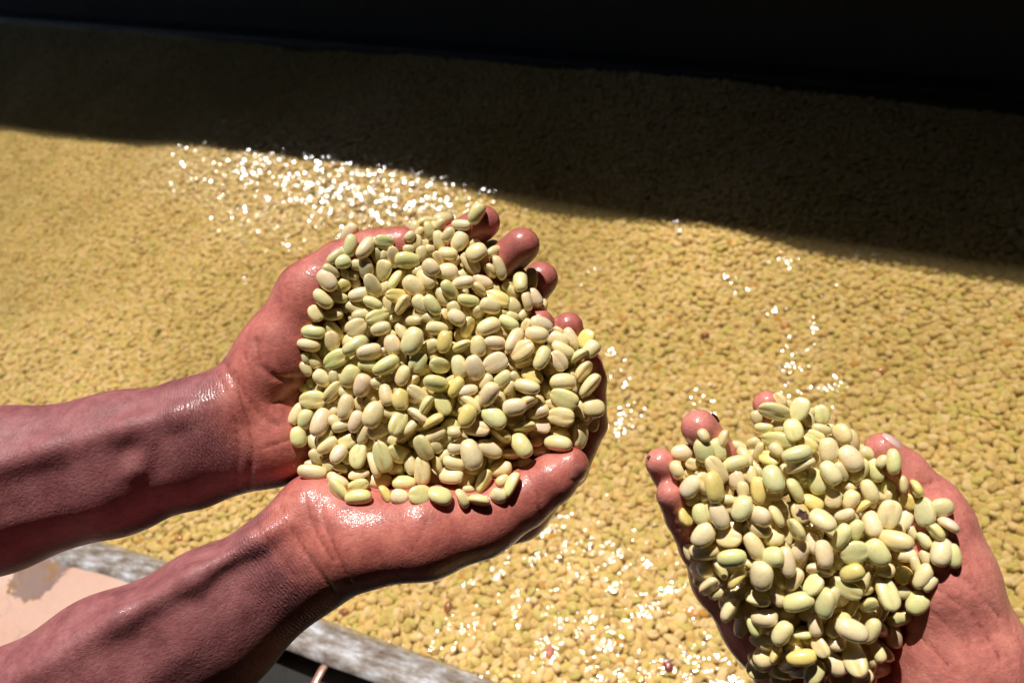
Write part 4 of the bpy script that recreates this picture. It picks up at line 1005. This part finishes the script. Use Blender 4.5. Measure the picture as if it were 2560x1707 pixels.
for hd, cnt, layers in ((0, 420, (0.0055, 0.0105, 0.016)), (1, 240, (0.0055, 0.0105, 0.016))):
    lo = OUT[hd].min(0); hi = OUT[hd].max(0); k = 0; tries = 0; placed = []
    while k < cnt and tries < 14000:
        tries += 1
        x, y = rng.uniform(lo[0], hi[0]), rng.uniform(lo[1], hi[1])
        e = edge_dist(OUT[hd], x, y)
        if e < 30: continue
        ly = layers[rng.choice(3, p=[0.5, 0.3, 0.2])]
        d = pile_depth(x, y, hd) + ly
        if any((p[0] - x) ** 2 + (p[1] - y) ** 2 + ((p[2] - d) * F / d) ** 2 < 29 ** 2 for p in placed): continue
        sk = skin_depth(x, y)
        if sk < 1 and d > sk - 0.002: continue
        placed.append((x, y, d)); k += 1
        items.append([x, y, d, rng.uniform(-90, 90), 0.0115, 0.0082, 'bgs'[rng.choice(3, p=[.6, .2, .2])], 'cgiy'[rng.choice(4, p=[.35, .3, .25, .1])], -2, hd, False])

nI = len(items)
pos = np.array([P(i[0], i[1], i[2]) for i in items])
view = np.array([ray(i[0], i[1]) for i in items]); view /= np.linalg.norm(view, axis=1)[:, None]
quat, axes, dims_ = [], np.zeros((nI, 3, 3)), np.zeros((nI, 3))
right_w, down_w = M_WC @ np.array([1, 0, 0.]), M_WC @ np.array([0, 1, 0.])
for k, it in enumerate(items):
    a = math.radians(it[3]); tilt = rng.normal(0, 0.20 if it[10] else 0.5)
    ax_ = right_w * math.cos(a) + down_w * math.sin(a)
    v = view[k]
    ax_ = ax_ - v * ax_.dot(v); ax_ /= np.linalg.norm(ax_)
    ax_ = ax_ * math.cos(tilt) + v * math.sin(tilt)
    back = -v; back = back - ax_ * ax_.dot(back); back /= np.linalg.norm(back)      # +z of the bean: rounded back towards the viewer
    y_ = np.cross(back, ax_)
    roll = {'b': rng.normal(0, 0.35), 'g': math.pi + rng.normal(0, 0.28), 's': rng.choice([-1, 1]) * rng.uniform(1.15, 1.9)}[it[6]] if it[10] else rng.uniform(0, 6.28)
    if it[6] == 's' and it[10]: roll = (1 if down_w.dot(y_) > 0 else -1) * rng.uniform(1.25, 2.3) * -1
    z2 = back * math.cos(roll) + y_ * math.sin(roll); y2 = np.cross(z2, ax_)
    axes[k] = np.stack([ax_, y2, z2])
    Lm, Wm = it[4], it[5]
    if it[10]: Lm = Lm / max(0.8, math.cos(tilt))
    if it[6] == 's': Wt = min(Wm * 1.12, Lm * 0.78)
    else: Wt = min(Wm, Lm * 0.9)
    Wt = max(Wt, Lm * 0.56)
    th = 0.5 * (Wt / 0.70) * 0.3 + 0.5 * Lm * 0.30
    dims_[k] = (Lm / 2, Wt / 2, th * 0.80)
    it[4], it[5] = Lm, Wt
anchor = pos.copy()
def support(k, n_):                          # radius of the ellipsoid k along n_
    q = (axes[k] * n_[:, None, :]).sum(2) / dims_[k]
    return 1.0 / np.linalg.norm(q, axis=1)
ia, ib = np.nonzero(np.triu(np.ones((nI, nI), bool), 1))
same = np.array([i[9] for i in items]); mk_ = same[ia] == same[ib]; ia, ib = ia[mk_], ib[mk_]
near = np.linalg.norm(pos[ia] - pos[ib], axis=1) < 0.019; ia, ib = ia[near], ib[near]
tiers = np.array([i[8] for i in items], float)
for itn in range(45):
    dlt = pos[ib] - pos[ia]; dist = np.linalg.norm(dlt, axis=1) + 1e-9; n_ = dlt / dist[:, None]
    ra_, rb_ = support(ia, n_), support(ib, n_)
    ov = (ra_ + rb_) * 0.86 - dist
    m = ov > 0
    if not m.any(): break
    push = np.zeros_like(pos)
    # separate mostly along the line of sight, the higher tier towards the viewer
    vz = view[ia[m]]
    sgn = np.sign((dlt[m] * vz).sum(1) - 0.0006 * (tiers[ib[m]] - tiers[ia[m]]) + 1e-6)
    dirn = vz * sgn[:, None] * 0.8 + n_[m] * 0.35
    w_ = (ov[m] * 0.30)[:, None]
    np.add.at(push, ia[m], -dirn * w_); np.add.at(push, ib[m], dirn * w_)
    pos += np.clip(push, -0.0012, 0.0012)
    lat = anchor - pos; lat -= view * (lat * view).sum(1)[:, None]
    pos += lat * 0.35 + (anchor - pos) * 0.03
# never inside the skin
for k, it in enumerate(items):
    X, Y, D = to_px(pos[k])
    sk = skin_depth(X, Y)
    if sk < 1:
        th = support(np.array([k]), view[k][None])[0]
        lim = sk - th * 0.9 / np.linalg.norm(ray(X, Y))
        if D > lim: pos[k] = P(X, Y, lim)

# which show largest: splat into a small id buffer
PX, PY, PD = to_px(pos)
Wb, Hb = 1280, 854
zb = np.full((Hb, Wb), 1e9); ib_ = -np.ones((Hb, Wb), int)
for k in range(nI):
    ex = axes[k]; cx, cy = PX[k] / 2, PY[k] / 2
    if not (-40 < cx < Wb + 40 and -40 < cy < Hb + 40): continue
    R_ = dims_[k].max() * F / PD[k] / 2 + 1
    xs = np.arange(max(0, int(cx - R_)), min(Wb, int(cx + R_) + 1)); ys = np.arange(max(0, int(cy - R_)), min(Hb, int(cy + R_) + 1))
    if len(xs) == 0 or len(ys) == 0: continue
    XX, YY = np.meshgrid(xs, ys); off = ((XX - cx) * 2 * PD[k] / F)[..., None] * right_w + ((YY - cy) * 2 * PD[k] / F)[..., None] * down_w
    A = (off @ ex.T) / dims_[k]; Bv = (view[k] @ ex.T) / dims_[k]
    aa = (Bv ** 2).sum(); bb = 2 * (A @ Bv); cc_ = (A ** 2).sum(-1) - 1; disc = bb ** 2 - 4 * aa * cc_
    hit = disc > 0; t_ = (-bb - np.sqrt(np.maximum(disc, 0))) / (2 * aa); zz = PD[k] + t_
    sub = zb[ys[0]:ys[-1] + 1, xs[0]:xs[-1] + 1]; si = ib_[ys[0]:ys[-1] + 1, xs[0]:xs[-1] + 1]
    mm = hit & (zz < sub); sub[mm] = zz[mm]; si[mm] = k
area = np.bincount(ib_[ib_ >= 0], minlength=nI)
order = np.argsort(-area); single = set(order[:300].tolist())

shapes = [bean_mesh('coffee_bean', 26, 16, 300 + k, M_BEAN, tt=0.30 + 0.03 * (k % 3 - 1), tb=0.16 + 0.02 * (k % 2)) for k in range(9)]
shape_w = 0.70
CN = {'c': 'cream', 'g': 'pale green', 'i': 'ivory', 'y': 'yellowish', 'd': 'black-blotched'}
SN = {'b': 'back up', 'g': 'groove up', 's': 'on edge'}
def slant(a):
    a = ((a + 90) % 180) - 90
    return 'level' if abs(a) < 18 else ('upright' if abs(a) > 68 else ('slanting rightward up' if a < 0 else 'slanting rightward down'))
ZL = [['top left', 'top', 'top right'], ['left side', 'middle', 'right side'], ['bottom left', 'bottom', 'bottom right']]
bb_ = [(o.min(0), o.max(0)) for o in OUT]
recs = {}
def colour_of(it, k):
    r_ = np.random.RandomState(1000 + k)
    c = np.array(CL[it[7]]) * (1 + r_.normal(0, 0.045, 3) * np.array([.6, .5, 1.2])) * (1 + r_.normal(0, 0.04))
    return (*np.clip(c, 0.05, 0.86), 1.0)
def matrix_of(k):
    m = Matrix.Identity(4); sc = (items[k][4], items[k][5] / shape_w, 0.5 * items[k][5] / shape_w + 0.5 * items[k][4])
    for c in range(3):
        for r in range(3): m[r][c] = axes[k][c][r] * sc[c]
    for r in range(3): m[r][3] = pos[k][r]
    return m
stuff_v, stuff_f, stuff_at = [], [], []
special = {}
def nearest_special(hd, x, y, lab):
    best = min((k for k in range(nl_) if items[k][9] == hd), key=lambda k: math.hypot(items[k][0] - x, items[k][1] - y))
    special[best] = lab; single.add(best)
nearest_special(0, 740 + 0, 0, '') if False else None
nearest_special(0, 1120 + 375 * ZS, 500 + 180 * ZS, 'pale green bean lying alone on the index fingertip at the very top')
nearest_special(0, 1120 + 950 * ZS, 500 + 1050 * ZS, 'left one of the twin upright beans beside the dark shaded fingertip')
nearest_special(0, 1120 + 1090 * ZS, 500 + 1040 * ZS, 'right one of the twin upright beans beside the dark shaded fingertip')
nearest_special(0, 740 + 1155 * ZS, 500 + 545 * ZS, 'round green bean with a yellow groove lying on the thumb of the paired hands')
nearest_special(0, 720 + 320 * ZS, 1000 + 940 * ZS, 'large ivory bean bridging the gap between the heels of the paired hands')
nearest_special(0, 720 + 1985 * ZS, 1000 + 1245 * ZS, 'largest round green bean at the bottom edge of the paired hands\' heap')
nearest_special(1, 1680 + 1680 * ZS, 1220 + 320 * ZS, 'brownish bean with a black rotten blotch in the single hand')
nearest_special(1, 2020 + 1110 * ZS, 960 + 1010 * ZS, 'pale green bean standing upright against the thumb of the single hand')
for k, it in enumerate(items):
    shp = shapes[(k * 7) % len(shapes)]
    if k in single:
        o = bpy.data.objects.new('coffee_bean', shp); COL.objects.link(o)
        o.matrix_world = matrix_of(k); o.color = colour_of(it, k)
        zx = min(2, max(0, int(3 * (PX[k] - bb_[it[9]][0][0]) / (bb_[it[9]][1][0] - bb_[it[9]][0][0]))))
        zy = min(2, max(0, int(3 * (PY[k] - bb_[it[9]][0][1]) / (bb_[it[9]][1][1] - bb_[it[9]][0][1]))))
        hn = 'paired-hands' if it[9] == 0 else 'single-hand'
        base = '%s bean %s, %s, %s of %s heap' % (CN[it[7]], SN[it[6]], slant(it[3]), ZL[zy][zx], hn)
        tag(o, None, 'coffee bean', 'washed coffee beans heaped in the ' + ('paired hands' if it[9] == 0 else 'single hand'))
        if k in special: o['label'] = special[k]
        else: recs.setdefault(base, []).append((PX[k], o))
    elif it[10] or area[k] > 0 or True:
        stuff_v.append(k)
ORD = ['first', 'second', 'third', 'fourth', 'fifth', 'sixth', 'seventh', 'eighth', 'ninth']
for base, lst in recs.items():
    lst.sort(key=lambda t: t[0])
    for i, (_, o) in enumerate(lst):
        l = base
        if len(lst) > 1:
            l = base
            l += ', ' + ORD[min(i, 8)] + ' from left'
        o['label'] = l
# the rest, seen only in the gaps, as one object
for hd in (0, 1):
    ks = [k for k in stuff_v if items[k][9] == hd]
    V_, F_, base_i, gr, rm_, cl_ = [], [], 0, [], [], []
    lowm = bean_mesh('filler', 16, 10, 900 + hd, M_BEAN)
    lv = np.array([v.co[:] + (1,) for v in lowm.vertices]); lf = [tuple(p.vertices) for p in lowm.polygons]
    g0 = np.zeros(len(lowm.vertices), np.float32); lowm.attributes['groove'].data.foreach_get('value', g0)
    r0 = np.zeros(len(lowm.vertices), np.float32); lowm.attributes['rim'].data.foreach_get('value', r0)
    for k in ks:
        V_.append((lv @ np.array(matrix_of(k)).T)[:, :3]); F_ += [tuple(i + base_i for i in f) for f in lf]; base_i += len(lv)
        gr.append(g0); rm_.append(r0)
    o = mesh_obj('coffee_beans', np.concatenate(V_), F_, M_BEAN)
    fattr(o.data, 'groove', np.concatenate(gr)); fattr(o.data, 'rim', np.concatenate(rm_))
    o.color = (0.68, 0.58, 0.31, 1.0)
    tag(o, 'half hidden beans filling the gaps of the heap in the ' + ('paired hands' if hd == 0 else 'single hand'), 'coffee beans', kind='stuff')
# rotten blotch on one bean: a sunken black patch set in its back
kd = [k for k in special if items[k][9] == 1 and 'rotten' in special[k]][0]

bo = [o for o in COL.objects if o.get('label') == special[kd]][0]
vs, fs = [], []; r_ = np.random.RandomState(5)
vl = axes[kd] @ (-view[kd])                        # towards the viewer, in the bean's own axes
sc_ = np.array([items[kd][4], items[kd][5] / shape_w, 0.5 * items[kd][5] / shape_w + 0.5 * items[kd][4]])
tree = BVHTree.FromPolygons([Vector(v.co) for v in bo.data.vertices], [tuple(p.vertices) for p in bo.data.polygons])
e1 = np.cross(vl, [0.3, 1, 0.2]); e1 /= np.linalg.norm(e1); e2 = np.cross(vl, e1)
nr, na_ = 5, 18
for i in range(nr + 1):
    for j in range(na_):
        a_ = j / na_ * 2 * math.pi; rr = 0.0022 * i / nr * (1 + 0.25 * math.sin(2 * a_ + 1) + 0.18 * math.sin(5 * a_))
        q = (vl * 0.02 + e1 * (rr * math.cos(a_) + 0.001) + e2 * rr * math.sin(a_)) / sc_
        dr = -vl / sc_; dr = dr / np.linalg.norm(dr)
        h_ = tree.ray_cast(Vector(q), Vector(dr))
        p_ = np.array(h_[0]) if h_[0] is not None else (vs[-na_] if i else q)
        vs.append(p_ - dr * (0.018 if i < nr else -0.01))
fs = [(na_ * i + j, na_ * i + (j + 1) % na_, na_ * i + na_ + (j + 1) % na_, na_ * i + na_ + j) for i in range(nr) for j in range(na_)]
bl = mesh_obj('rotten_patch', vs, fs, mat_simple('rotten patch', (0.16, 0.09, 0.085), 0.3, 500, 0.9, 0.0005, 600, coat=0.9, col2=(0.02, 0.008, 0.006)))
bl.parent = bo
